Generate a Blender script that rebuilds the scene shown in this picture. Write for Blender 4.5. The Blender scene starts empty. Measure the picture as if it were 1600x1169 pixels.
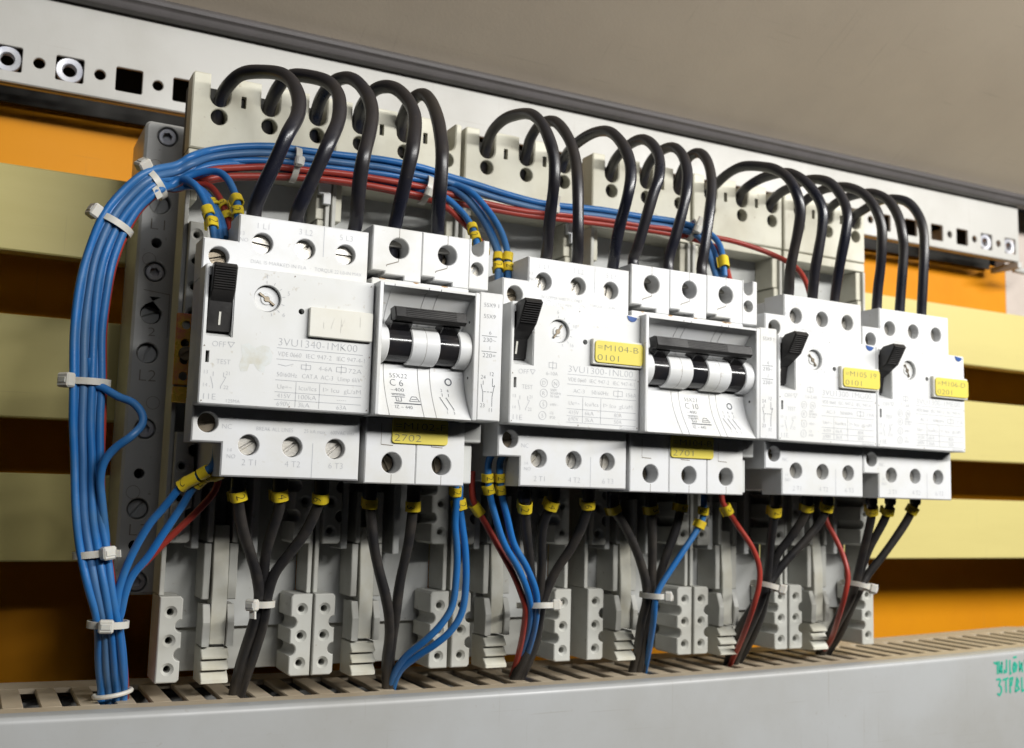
import bpy, bmesh, math, random
from mathutils import Vector, Matrix
from mathutils.geometry import tessellate_polygon
random.seed(7)
sc = bpy.context.scene
col = sc.collection
S = 0.001            # every length below is in millimetres

# ------------------------------------------------------------------ camera, world, light, exposure
cam_d = bpy.data.cameras.new("camera")
cam_d.sensor_width = 36.0
cam_d.lens = 36.73
cam_d.clip_start = 0.01
cam_d.clip_end = 50.0
cam = bpy.data.objects.new("camera", cam_d)
col.objects.link(cam)
def rz(a): return Matrix.Rotation(a, 3, 'Z')
yaw, pitch, roll = -0.4777, 0.1157, -0.0284
RR = rz(yaw) @ Matrix.Rotation(pitch, 3, 'X') @ Matrix.Rotation(roll, 3, 'Y')
M = Matrix((RR.col[0], RR.col[2], -RR.col[1])).transposed()
cam.matrix_world = Matrix.Translation(Vector((13.73, -369.8, 66.22)) * S) @ M.to_4x4()
cam_d.dof.use_dof = True
cam_d.dof.focus_distance = 0.335
cam_d.dof.aperture_fstop = 20.0
sc.camera = cam
sc.cycles.diffuse_bounces = 1

world = bpy.data.worlds.new("World"); sc.world = world; world.use_nodes = True
bg = world.node_tree.nodes["Background"]
bg.inputs[0].default_value = (0.93, 0.95, 1.0, 1)
bg.inputs[1].default_value = 0.007

def area(name, loc, target, size, power, color, sy=None):
    d = bpy.data.lights.new(name, 'AREA'); d.energy = power; d.color = color
    d.shape = 'RECTANGLE'; d.size = size * S; d.size_y = (sy or size) * S
    o = bpy.data.objects.new(name, d); col.objects.link(o)
    o.location = Vector(loc) * S
    o.rotation_euler = (Vector(target) - Vector(loc)).to_track_quat('-Z', 'Y').to_euler()
    return o
area("key_lamp", (610, -650, 440), (320, 0, 110), 1000, 10.6, (1.0, 0.985, 0.955), 34)
area("fill_lamp", (60, -700, 500), (120, 0, 110), 300, 0.60, (0.93, 0.96, 1.0))
sc.view_settings.view_transform = 'Standard'
sc.view_settings.look = 'None'
sc.view_settings.exposure = 0.0
sc.view_settings.gamma = 1.0
sc.view_settings.use_curve_mapping = False

# ------------------------------------------------------------------ materials
def mat(name, c, rough=0.5, metal=0.0, c2=None, mixs=40.0, amt=0.5, bump=0.05, bs=2500.0, spec=0.5, speck=None, sss=0.0, stretch=None, scr=None):
    m = bpy.data.materials.new(name); m.use_nodes = True
    nt = m.node_tree; N = nt.nodes; L = nt.links
    b = N["Principled BSDF"]
    b.inputs["Roughness"].default_value = rough
    b.inputs["Metallic"].default_value = metal
    b.inputs["Specular IOR Level"].default_value = spec
    if sss:
        b.inputs["Subsurface Weight"].default_value = sss
        b.inputs["Subsurface Radius"].default_value = (0.002, 0.0015, 0.001)
        b.inputs["Subsurface Scale"].default_value = 0.5
    tc = N.new("ShaderNodeTexCoord")
    oi = N.new("ShaderNodeObjectInfo"); va = N.new("ShaderNodeVectorMath")
    L.new(tc.outputs["Object"], va.inputs[0]); L.new(oi.outputs["Location"], va.inputs[1])
    src = va.outputs[0]
    if stretch:
        mp = N.new("ShaderNodeMapping"); mp.inputs["Scale"].default_value = stretch
        L.new(src, mp.inputs[0]); src = mp.outputs[0]
    nz = N.new("ShaderNodeTexNoise"); nz.inputs["Scale"].default_value = mixs
    nz.inputs["Detail"].default_value = 6; nz.inputs["Roughness"].default_value = 0.62
    L.new(src, nz.inputs["Vector"])
    rp = N.new("ShaderNodeMapRange"); rp.inputs[1].default_value = 0.42; rp.inputs[2].default_value = 0.72
    rp.inputs[4].default_value = amt
    L.new(nz.outputs[0], rp.inputs[0])
    mx = N.new("ShaderNodeMix"); mx.data_type = 'RGBA'
    mx.inputs[6].default_value = (*c, 1)
    c2 = c2 or tuple(v * 0.8 for v in c)
    mx.inputs[7].default_value = (*c2, 1)
    L.new(rp.outputs[0], mx.inputs[0])
    out = mx.outputs[2]
    if speck:                                    # small dirt specks and scuffs
        n3 = N.new("ShaderNodeTexNoise"); n3.inputs["Scale"].default_value = 420; n3.inputs["Detail"].default_value = 3
        L.new(va.outputs[0], n3.inputs["Vector"])
        r3 = N.new("ShaderNodeMapRange"); r3.inputs[1].default_value = 0.68; r3.inputs[2].default_value = 0.78; r3.inputs[4].default_value = 0.55
        L.new(n3.outputs[0], r3.inputs[0])
        m3 = N.new("ShaderNodeMix"); m3.data_type = 'RGBA'
        L.new(r3.outputs[0], m3.inputs[0]); L.new(out, m3.inputs[6]); m3.inputs[7].default_value = (*speck, 1)
        out = m3.outputs[2]
    for q, (sc_, rot_) in enumerate(((( 25, 25, 1500), .06), ((900, 25, 18), .25))) if scr else ():
        mp2 = N.new("ShaderNodeMapping"); mp2.inputs["Scale"].default_value = sc_; mp2.inputs["Rotation"].default_value = (0, rot_, 0)
        L.new(va.outputs[0], mp2.inputs[0])
        n4 = N.new("ShaderNodeTexNoise"); n4.inputs["Scale"].default_value = 1.0; n4.inputs["Detail"].default_value = 2
        L.new(mp2.outputs[0], n4.inputs["Vector"])
        r4 = N.new("ShaderNodeMapRange"); r4.inputs[1].default_value = 0.70; r4.inputs[2].default_value = 0.76; r4.inputs[4].default_value = 0.5
        L.new(n4.outputs[0], r4.inputs[0])
        m4 = N.new("ShaderNodeMix"); m4.data_type = 'RGBA'
        L.new(r4.outputs[0], m4.inputs[0]); L.new(out, m4.inputs[6]); m4.inputs[7].default_value = (*scr, 1)
        out = m4.outputs[2]
    L.new(out, b.inputs["Base Color"])
    rr = N.new("ShaderNodeMapRange"); rr.inputs[1].default_value = 0.3; rr.inputs[2].default_value = 0.7
    rr.inputs[3].default_value = max(0.02, rough - 0.08); rr.inputs[4].default_value = min(1, rough + 0.1)
    L.new(nz.outputs[0], rr.inputs[0]); L.new(rr.outputs[0], b.inputs["Roughness"])
    if bump:
        n2 = N.new("ShaderNodeTexNoise"); n2.inputs["Scale"].default_value = bs; n2.inputs["Detail"].default_value = 2
        L.new(tc.outputs["Object"], n2.inputs["Vector"])
        bp = N.new("ShaderNodeBump"); bp.inputs["Strength"].default_value = bump; bp.inputs["Distance"].default_value = 0.0002
        L.new(n2.outputs[0], bp.inputs["Height"]); L.new(bp.outputs[0], b.inputs["Normal"])
    return m

MT = dict(
    white=mat('breaker_white', (.79, .80, .81), .42, c2=(.69, .68, .62), mixs=48, amt=.8, speck=(.5, .44, .34)),
    cover=mat('cover_white', (.80, .81, .81), .45, c2=(.735, .735, .69), mixs=30, amt=.7, speck=(.5, .44, .34)),
    ivory=mat('adapter_ivory', (.70, .68, .555), .5, c2=(.60, .56, .43), mixs=45, amt=.7, speck=(.32, .25, .16)),
    strip=mat('adapter_strip', (.60, .60, .55), .5, c2=(.47, .45, .38), mixs=45, amt=.7, speck=(.25, .19, .12)),
    bed=mat('adapter_bed', (.64, .65, .63), .48, c2=(.50, .50, .45), mixs=40, amt=.7, speck=(.25, .2, .13)),
    clip=mat('clip_ivory', (.74, .73, .64), .45, c2=(.62, .58, .44), mixs=90, amt=.8),
    holder=mat('holder_grey', (.60, .60, .58), .4, c2=(.49, .485, .45), mixs=40, amt=.6, speck=(.2, .17, .12)),
    rail=mat('rail_paint', (.54, .53, .495), .38, c2=(.45, .435, .39), scr=(.36, .33, .28), mixs=18, amt=.6, bump=.12, bs=900),
    lid=mat('lid_paint', (.50, .43, .34), .5, c2=(.40, .34, .27), scr=(.34, .29, .23), mixs=9, amt=.6, bump=.25, bs=700),
    gasket=mat('gasket_rubber', (.13, .12, .12), .34, c2=(.08, .075, .07), mixs=60, amt=.6, bump=.2, bs=1500),
    orange=mat('orange_paint', (.80, .31, .006), .55, c2=(.66, .23, .005), mixs=8, amt=.7, spec=.2, scr=(.60, .25, .03), bump=.1, bs=800),
    yellow=mat('busbar_yellow', (.70, .61, .24), .42, spec=.3, scr=(.55, .46, .2), c2=(.62, .53, .20), mixs=12, amt=.7, bump=.08, bs=900, stretch=(.3, 1, 2)),
    duct=mat('duct_grey', (.48, .49, .49), .36, scr=(.37, .36, .33), c2=(.385, .38, .355), mixs=11, amt=.8, bump=.06, bs=700, speck=(.36, .34, .3)),
    slots=mat('duct_top_bounce_dirt', (.58, .49, .36), .5, c2=(.46, .36, .24), mixs=40, amt=.8),  # tan puts orange light bounced off the panel into the colour, with dirt
    side=mat('side_panel_paint', (.60, .52, .46), .55),
    black=mat('cable_black', (.012, .013, .022), .31, c2=(.040, .032, .024), mixs=28, amt=.9, bump=.14, speck=(.07, .06, .05), bs=1300, spec=.6),
    blackd=mat('cable_black_dusty', (.022, .021, .022), .42, c2=(.07, .058, .045), mixs=70, amt=.8, bump=.25, bs=1200),
    blue=mat('wire_blue', (.022, .16, .46), .36, c2=(.07, .18, .33), mixs=60, amt=.7, bump=.15, bs=1400),
    bluesheen=mat('wire_blue_reflection', (.045, .15, .36), .4, c2=(.10, .20, .34), mixs=22, amt=1.0, bump=.15, bs=1400),  # greyed blue puts the reflections on the wires into the colour
    red=mat('wire_red', (.42, .045, .03), .36, c2=(.30, .05, .035), mixs=50, amt=.8, bump=.15, bs=1400),
    tie=mat('tie_nylon', (.68, .66, .60), .38, c2=(.58, .54, .45), mixs=80, amt=.6, sss=.25),
    marker=mat('marker_yellow', (.84, .63, .03), .34, c2=(.66, .45, .03), mixs=90, amt=.7),
    tag=mat('tag_yellow', (.80, .68, .10), .42, c2=(.74, .60, .09), mixs=60, amt=.6),
    plate=mat('plate_cream', (.80, .79, .72), .4, c2=(.74, .71, .60), mixs=60, amt=.7),
    residue=mat('glue_residue', (.76, .79, .78), .6, c2=(.66, .64, .54), mixs=160, amt=1.0),
    ink=mat('ink_black', (.02, .02, .02), .6, bump=0),
    print=mat('print_grey', (.53, .545, .57), .6, bump=0),
    printd=mat('print_dark', (.09, .10, .12), .6, bump=0),
    groove=mat('groove_shadow_dirt', (.28, .25, .21), .8, bump=0),
    screw=mat('screw_steel', (.56, .54, .50), .38, .75, c2=(.42, .38, .30), mixs=300, amt=.7, bump=.3, bs=3500),
    darkscrew=mat('screw_dark', (.20, .17, .13), .4, 1.0, c2=(.10, .085, .06), mixs=300, amt=.7),
    zinc=mat('zinc_bright', (.50, .50, .52), .42, .55, c2=(.45, .47, .58), mixs=200, amt=.6, bump=.25, bs=3000),
    chrom=mat('chromate_plate', (.80, .52, .06), .3, .25, c2=(.62, .05, .14), mixs=170, amt=1.0, speck=(.05, .36, .14)),
    tagink=mat('tag_ink', (.22, .21, .13), .6, bump=0),
    lever=mat('lever_black', (.022, .021, .021), .36, c2=(.04, .037, .034), mixs=90, amt=.7, bump=.15, bs=1500),
    drum=mat('drum_black', (.018, .018, .021), .16, c2=(.035, .028, .024), mixs=120, amt=.6, bump=.03),
    bluetab=mat('tab_blue', (.02, .09, .34), .35),
    green=mat('marker_pen_green', (.03, .52, .34), .5, c2=(.04, .45, .36), mixs=200, amt=.7, bump=0),
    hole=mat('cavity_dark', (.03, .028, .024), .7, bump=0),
    rust=mat('rust_stain', (.45, .27, .13), .8, c2=(.55, .42, .28), mixs=500, amt=1, bump=0),
)

# ------------------------------------------------------------------ mesh helpers (millimetres)
class MB:
    def __init__(s): s.v = []; s.f = []; s.m = []; s.cur = 0
    def add(s, vs, fs):
        o = len(s.v); s.v += [tuple(v) for v in vs]
        for f in fs: s.f.append(tuple(i + o for i in f)); s.m.append(s.cur)
    def box(s, x0, x1, y0, y1, z0, z1, b=0.25):
        b = min(b, (x1-x0)*.45, (y1-y0)*.45, (z1-z0)*.45)
        if b <= 0:
            vs = [(x, y, z) for x in (x0, x1) for y in (y0, y1) for z in (z0, z1)]
            s.add(vs, [(0,1,3,2),(4,6,7,5),(0,4,5,1),(2,3,7,6),(0,2,6,4),(1,5,7,3)]); return
        vs = []; idx = {}
        for ix, x in enumerate((x0, x1)):
            for iy, y in enumerate((y0, y1)):
                for iz, z in enumerate((z0, z1)):
                    sx, sy, sz = (1-2*ix)*b, (1-2*iy)*b, (1-2*iz)*b
                    for ax in range(3):
                        idx[(ix, iy, iz, ax)] = len(vs)
                        vs.append((x + (0 if ax == 0 else sx), y + (0 if ax == 1 else sy), z + (0 if ax == 2 else sz)))
        fs = []
        for ax in range(3):
            o = [a for a in range(3) if a != ax]
            for e in (0, 1):
                q = []
                for a, c in ((0,0),(1,0),(1,1),(0,1)):
                    k = [0,0,0]; k[ax] = e; k[o[0]] = a; k[o[1]] = c; q.append(idx[(*k, ax)])
                fs.append(tuple(q))
            for a in (0, 1):                      # edges parallel to ax
                for c in (0, 1):
                    k0 = [0,0,0]; k1 = [0,0,0]; k0[o[0]] = k1[o[0]] = a; k0[o[1]] = k1[o[1]] = c; k1[ax] = 1
                    fs.append((idx[(*k0, o[0])], idx[(*k1, o[0])], idx[(*k1, o[1])], idx[(*k0, o[1])]))
        for ix in (0,1):
            for iy in (0,1):
                for iz in (0,1): fs.append(tuple(idx[(ix,iy,iz,a)] for a in range(3)))
        s.add(vs, fs)
    def prism(s, outer, y0, y1, holes=(), axis='Y', ch=0.3, both=False):
        """extrude a 2D outline from y0 (front) to y1. holes: (loop, depth or None for through, chamfer, floor_mat)"""
        mp = {'Y': lambda a, b, d: (a, d, b), 'X': lambda a, b, d: (d, a, b), 'Z': lambda a, b, d: (a, b, d)}[axis]
        outer = ccw(outer); n = len(outer); sg = 1 if y1 > y0 else -1
        f = inset(outer, ch) if ch else outer
        loops = [f]; hl = []
        for h in holes:
            lp = ccw(h[0]); hc = h[2] if len(h) > 2 else 0
            big = inset(lp, -hc) if hc else lp
            loops.append(big); hl.append((lp, h[1], hc, big, h[3] if len(h) > 3 else None))
        flat = [p for l in loops for p in l]
        tr = tessellate_polygon([[Vector((p[0], p[1], 0)) for p in l] for l in loops])
        s.add([mp(p[0], p[1], y0) for p in flat], tr)
        def ring(A, ya, B, yb):
            k = len(A)
            s.add([mp(*p, ya) for p in A] + [mp(*p, yb) for p in B], [(i, (i+1) % k, k+(i+1) % k, k+i) for i in range(k)])
        if ch: ring(f, y0, outer, y0 + sg*ch)
        yb = y1 - sg*ch if (both and ch) else y1
        ring(outer, y0 + sg*ch, outer, yb)
        g = outer
        if both and ch: ring(outer, yb, f, y1); g = f
        thr = [h for h in hl if h[1] is None]
        L2 = [g] + [h[0] for h in thr]
        s.add([mp(*p, y1) for l in L2 for p in l], tessellate_polygon([[Vector((p[0], p[1], 0)) for p in l] for l in L2]))
        for lp, dp, hc, big, fm in hl:
            if hc: ring(big, y0, lp, y0 + sg*hc)
            ye = y1 if dp is None else y0 + sg*dp
            ring(lp, y0 + sg*hc, lp, ye)
            if dp is not None:
                old = s.cur
                if fm is not None: s.cur = fm
                s.add([mp(*p, ye) for p in lp], tessellate_polygon([[Vector((p[0], p[1], 0)) for p in lp]]))
                s.cur = old
    def lathe(s, prof, c, axis='Y', n=24, cap=True):
        """prof: list of (radius, offset along axis)"""
        vs = []; fs = []
        for r, d in prof:
            for i in range(n):
                a = 2*math.pi*i/n; p, q = r*math.cos(a), r*math.sin(a)
                vs.append({'Y': (c[0]+p, c[1]+d, c[2]+q), 'X': (c[0]+d, c[1]+p, c[2]+q), 'Z': (c[0]+p, c[1]+q, c[2]+d)}[axis])
        for j in range(len(prof)-1):
            for i in range(n): fs.append((j*n+i, j*n+(i+1) % n, (j+1)*n+(i+1) % n, (j+1)*n+i))
        if cap:
            fs.append(tuple(range(n))); fs.append(tuple((len(prof)-1)*n+i for i in range(n)))
        s.add(vs, fs)
    def tube(s, P, r, n=12, cap=True, squash=None):
        P = [Vector(p) for p in P]; T = []
        for i in range(len(P)):
            T.append((P[min(i+1, len(P)-1)] - P[max(i-1, 0)]).normalized())
        up = Vector((0, -1, 0)) if abs(T[0].y) < .9 else Vector((1, 0, 0))
        N = (up - T[0]*up.dot(T[0])).normalized(); vs = []; fs = []
        for i, p in enumerate(P):
            N = (N - T[i]*N.dot(T[i])).normalized(); B = T[i].cross(N)
            rr = r(i/(len(P)-1)) if callable(r) else r
            for k in range(n):
                a = 2*math.pi*k/n
                vs.append(p + (N*math.cos(a) + B*math.sin(a))*rr)
        for i in range(len(P)-1):
            for k in range(n): fs.append((i*n+k, i*n+(k+1) % n, (i+1)*n+(k+1) % n, (i+1)*n+k))
        if cap: fs.append(tuple(range(n))); fs.append(tuple((len(P)-1)*n+k for k in range(n)))
        s.add(vs, fs)
    def quad(s, a, b, c, d): s.add([a, b, c, d], [(0, 1, 2, 3)])
    def line(s, x0, z0, x1, z1, y, w=.16):
        dx, dz = x1-x0, z1-z0; L = math.hypot(dx, dz) or 1; nx, nz = -dz/L*w/2, dx/L*w/2
        yf = y if callable(y) else (lambda z: y)
        k = max(1, int(abs(dz)/1.2)) if callable(y) else 1
        for i in range(k):
            a, b = i/k, (i+1)/k
            p, q = (x0+dx*a, z0+dz*a), (x0+dx*b, z0+dz*b)
            pts = [(p[0]-nx, p[1]-nz), (q[0]-nx, q[1]-nz), (q[0]+nx, q[1]+nz), (p[0]+nx, p[1]+nz)]
            s.add([(u, yf(w_), w_) for u, w_ in pts], [(0, 1, 2, 3)])
    def ringline(s, cx, cz, r, y, w=.16, n=20):
        for i in range(n):
            a, b = 2*math.pi*i/n, 2*math.pi*(i+1)/n
            s.line(cx+r*math.cos(a), cz+r*math.sin(a), cx+r*math.cos(b), cz+r*math.sin(b), y, w)
    def build(s, name, m, parent=None, smooth=35, loc=None):
        me = bpy.data.meshes.new(name)
        me.from_pydata([(v[0]*S, v[1]*S, v[2]*S) for v in s.v], [], s.f)
        ms = m if isinstance(m, (list, tuple)) else [m]
        for k in ms: me.materials.append(MT[k])
        if len(ms) > 1: me.polygons.foreach_set('material_index', s.m)
        bm = bmesh.new(); bm.from_mesh(me)
        bmesh.ops.remove_doubles(bm, verts=bm.verts, dist=1e-6)
        bmesh.ops.recalc_face_normals(bm, faces=bm.faces)
        bm.to_mesh(me); bm.free()
        if smooth:
            me.shade_smooth(); me.set_sharp_from_angle(angle=math.radians(smooth))
        o = bpy.data.objects.new(name, me); col.objects.link(o)
        if parent: o.parent = parent
        if loc: o.location = Vector(loc) * S
        return o

def area2(p): return sum(p[i][0]*p[(i+1) % len(p)][1] - p[(i+1) % len(p)][0]*p[i][1] for i in range(len(p)))
def ccw(p): p = [tuple(q) for q in p]; return p if area2(p) > 0 else p[::-1]
def inset(p, d):
    n = len(p); out = []
    for i in range(n):
        a, b, c = Vector(p[i-1]), Vector(p[i]), Vector(p[(i+1) % n])
        e1 = (b-a).normalized(); e2 = (c-b).normalized()
        n1 = Vector((-e1.y, e1.x)); n2 = Vector((-e2.y, e2.x))
        m = n1 + n2; k = m.dot(m)
        m = n1 if k < 1e-6 else m * (2/k)
        if m.length > 2.5: m = m.normalized()*2.5
        out.append((b.x + m.x*d, b.y + m.y*d))
    return out
def rrect(x0, x1, z0, z1, r=.8, n=3):
    out = []
    for cx, cz, a0 in ((x1-r, z1-r, 0), (x0+r, z1-r, 90), (x0+r, z0+r, 180), (x1-r, z0+r, 270)):
        for i in range(n+1):
            a = math.radians(a0 + 90*i/n); out.append((cx + r*math.cos(a), cz + r*math.sin(a)))
    return out
def circ(cx, cz, r, n=24): return [(cx + r*math.cos(2*math.pi*i/n), cz + r*math.sin(2*math.pi*i/n)) for i in range(n)]
def rect(x0, x1, z0, z1): return [(x0, z0), (x1, z0), (x1, z1), (x0, z1)]
def catmull(P, k=6):
    P = [Vector(p) for p in P]; out = []
    for i in range(len(P)-1):
        a, b, c, d = P[max(i-1, 0)], P[i], P[i+1], P[min(i+2, len(P)-1)]
        for j in range(k):
            t = j/k
            out.append(.5*((2*b) + (c-a)*t + (2*a-5*b+4*c-d)*t*t + (3*b-a-3*c+d)*t*t*t))
    out.append(P[-1]); return out

_tc = {}
def glyphs(txt, off=-.019):
    """flat outline mesh of a string in the built-in font: verts (x, y), faces, width; cap height scaled to 1"""
    if txt in _tc: return _tc[txt]
    cu = bpy.data.curves.new('t', 'FONT'); cu.body = txt; cu.resolution_u = 3; cu.offset = off; cu.size = 1
    ob = bpy.data.objects.new('t', cu); col.objects.link(ob)
    me = ob.to_mesh()
    vs = [(v.co.x/.73, v.co.y/.73) for v in me.vertices]; fs = [tuple(p.vertices) for p in me.polygons]
    ob.to_mesh_clear(); bpy.data.objects.remove(ob); bpy.data.curves.remove(cu)
    x0 = min((v[0] for v in vs), default=0); x1 = max((v[0] for v in vs), default=1)
    vs = [(v[0]-x0, v[1]) for v in vs]
    _tc[txt] = (vs, fs, x1-x0); return _tc[txt]
def text(mb, txt, x, z, h, y, w=None, center=False):
    vs, fs, W = glyphs(txt)
    if not vs: return
    sx = (w/W) if w else h
    x0 = x - W*sx/2 if center else x
    yf = y if callable(y) else (lambda q: y)
    mb.add([(x0 + a*sx, yf(z + b*h), z + b*h) for a, b in vs], fs)

USED = {}
def tag(o, label=None, cat=None, group=None, kind=None):
    if label:
        o['label'] = label
    if cat: o['category'] = cat
    if group: o['group'] = group
    if kind: o['kind'] = kind
    return o
def empty(name, loc=(0, 0, 0)):
    o = bpy.data.objects.new(name, None); o.empty_display_size = .01; col.objects.link(o)
    o.location = Vector(loc) * S; return o
def copy_part(o, parent, loc):
    c = o.copy(); col.objects.link(c); c.parent = parent; c.location = Vector(loc) * S; return c
LOOPS=[[[84.5,10.0,197.1],[85.3,4.0,206.1],[87.6,-2.9,210.1],[90.5,-8.9,212.2],[94.5,-15.4,211.6],[99.2,-24.0,208.4],[102.3,-30.3,203.4],[103.2,-36.2,196.3],[101.5,-41.0,188.4],[97.3,-45.2,179.8],[94.3,-43.5,170.3],[91.7,-40.0,161.5],[90.5,-36.0,155.0],[91.0,-34.0,146.0]],[[102.8,10.0,197.7],[102.9,4.0,206.7],[104.0,-3.0,211.3],[106.6,-9.5,213.9],[111.0,-17.0,212.6],[115.1,-24.9,209.3],[117.4,-30.5,204.0],[117.5,-35.8,197.6],[115.7,-40.6,189.5],[110.7,-45.6,178.6],[107.2,-43.5,167.9],[104.6,-39.9,158.9],[104.6,-36.0,155.1],[105.1,-34.0,146.0]],[[121.1,10.0,198.3],[121.0,4.0,207.3],[120.7,-3.5,212.2],[122.6,-10.8,215.2],[125.7,-17.3,214.9],[128.2,-23.2,211.4],[129.5,-29.7,204.6],[128.8,-36.1,196.6],[126.7,-41.2,188.4],[123.7,-45.8,177.9],[123.4,-43.5,169.4],[123.8,-40.0,160.7],[124.5,-36.0,155.0],[123.1,-34.0,146.0]],[[138.5,10.0,199.4],[137.2,4.0,208.4],[136.8,-2.6,212.4],[138.7,-10.4,215.4],[141.9,-17.7,214.8],[144.2,-24.4,210.8],[145.4,-31.6,203.3],[144.4,-38.2,194.6],[141.4,-44.5,183.9],[139.8,-43.5,174.6],[139.3,-40.0,166.2],[139.3,-36.0,157.8],[139.0,-34.0,146.0]],[[156.8,10.0,199.4],[155.2,4.0,208.4],[153.8,-3.8,212.7],[153.9,-11.2,215.5],[155.7,-16.3,215.2],[156.7,-23.0,209.8],[156.0,-31.0,201.0],[154.0,-38.8,191.1],[152.3,-44.2,182.8],[152.6,-43.5,173.7],[153.8,-40.0,165.3],[155.3,-36.0,157.9],[155.6,-34.0,146.0]],[[192.5,10.0,198.5],[192.5,3.8,207.5],[191.6,-3.6,211.6],[192.4,-12.9,214.4],[193.4,-23.3,213.3],[193.7,-33.1,209.3],[194.2,-40.8,202.8],[194.6,-45.9,195.2],[195.0,-48.2,187.8],[195.1,-48.2,179.0],[197.0,-43.5,171.0],[198.1,-40.0,162.5],[199.4,-36.0,154.9],[198.3,-34.0,146.0]],[[210.8,10.0,198.4],[210.8,4.0,207.4],[209.7,-1.4,212.6],[210.1,-8.9,216.1],[211.3,-17.9,215.1],[211.1,-26.2,209.5],[211.2,-32.6,201.4],[211.0,-36.9,192.3],[210.6,-39.2,183.9],[210.2,-40.3,173.8],[210.5,-40.0,163.5],[213.1,-36.0,155.0],[212.2,-34.0,146.0]],[[229.1,10.0,199.1],[229.1,3.2,208.1],[228.0,-3.3,210.8],[228.1,-11.8,212.9],[228.5,-22.2,212.6],[228.8,-32.6,209.5],[228.6,-41.3,202.8],[228.2,-47.1,194.7],[227.4,-49.7,186.8],[226.2,-49.4,178.3],[227.4,-43.5,170.1],[227.4,-40.0,161.0],[228.7,-36.0,154.9],[227.4,-34.0,146.0]],[[252.8,10.0,198.2],[252.8,5.2,207.2],[251.2,-2.1,211.4],[251.5,-11.2,214.4],[251.8,-21.4,214.1],[251.2,-30.1,209.2],[250.3,-35.8,201.8],[248.6,-38.0,192.7],[246.1,-37.2,184.5],[244.0,-35.0,174.4],[242.5,-32.3,164.6],[242.6,-29.8,159.3],[242.6,-34.0,146.0]],[[271.1,10.0,198.0],[271.1,5.2,207.0],[269.6,-1.2,212.4],[269.7,-9.1,216.3],[269.6,-17.7,215.4],[269.0,-25.5,209.5],[267.9,-30.8,200.9],[265.7,-33.3,191.6],[263.5,-33.4,182.2],[261.7,-31.7,172.5],[260.3,-28.9,160.6],[260.3,-34.0,146.0]],[[289.4,10.0,198.7],[289.3,5.7,207.7],[288.2,0.3,213.6],[287.8,-6.1,217.6],[288.1,-12.9,217.2],[287.2,-19.1,212.2],[285.8,-23.7,203.5],[283.5,-26.7,193.0],[280.9,-28.1,181.4],[279.0,-28.2,170.4],[277.9,-27.7,160.0],[277.9,-34.0,146.0]],[[306.8,10.0,197.7],[306.8,5.3,206.7],[306.7,-2.1,210.4],[307.1,-10.0,212.6],[307.9,-18.6,213.2],[309.4,-27.3,211.5],[310.3,-35.2,208.2],[312.4,-41.5,202.5],[313.8,-45.3,194.8],[314.8,-46.0,187.9],[315.3,-44.3,179.8],[315.6,-41.5,171.0],[316.0,-38.8,162.9],[317.5,-36.0,155.0],[317.3,-34.0,146.0]],[[325.1,10.0,198.3],[325.1,5.5,207.3],[323.8,-1.7,210.5],[325.6,-9.9,213.5],[326.1,-18.7,213.1],[326.7,-27.1,210.9],[327.9,-34.5,206.0],[329.4,-40.1,198.6],[330.4,-42.8,191.1],[330.4,-42.5,182.4],[330.2,-40.5,173.1],[330.3,-38.0,164.0],[331.0,-35.7,154.8],[331.0,-34.0,146.0]],[[343.4,10.0,197.3],[343.4,5.6,206.3],[342.7,-1.4,210.3],[343.1,-9.1,211.8],[343.7,-17.6,213.1],[344.1,-26.1,211.4],[345.0,-33.7,207.3],[346.1,-39.1,199.7],[346.3,-41.5,192.0],[345.6,-41.0,183.1],[344.8,-38.9,173.6],[344.7,-36.6,164.2],[345.3,-34.7,155.3],[345.3,-34.0,146.0]],[[360.8,10.0,198.3],[360.8,4.8,207.3],[359.3,-2.2,210.4],[361.9,-10.1,213.2],[362.9,-18.1,213.1],[362.9,-25.6,211.4],[364.8,-32.1,207.2],[366.9,-37.1,199.9],[368.6,-39.5,191.3],[368.9,-39.4,182.2],[369.7,-37.8,171.6],[370.2,-36.0,162.9],[370.8,-34.5,154.5],[370.8,-34.0,146.0]],[[379.1,10.0,198.8],[379.1,5.7,207.8],[378.2,-1.3,211.1],[379.5,-9.1,212.9],[380.4,-17.1,213.3],[380.4,-24.5,211.5],[382.4,-31.0,206.5],[383.6,-35.6,198.1],[383.9,-37.7,189.2],[384.5,-37.7,181.0],[384.7,-36.4,168.2],[385.0,-34.7,154.7],[385.0,-34.0,146.0]],[[397.4,10.0,199.5],[397.4,5.3,208.5],[396.8,-1.2,211.0],[397.9,-8.0,213.1],[397.2,-14.9,213.1],[397.8,-21.7,212.2],[398.8,-28.0,208.9],[399.6,-33.0,202.1],[399.9,-35.8,193.8],[399.6,-36.3,183.2],[399.4,-35.4,170.2],[399.3,-34.0,154.9],[399.3,-34.0,146.0]]]
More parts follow.
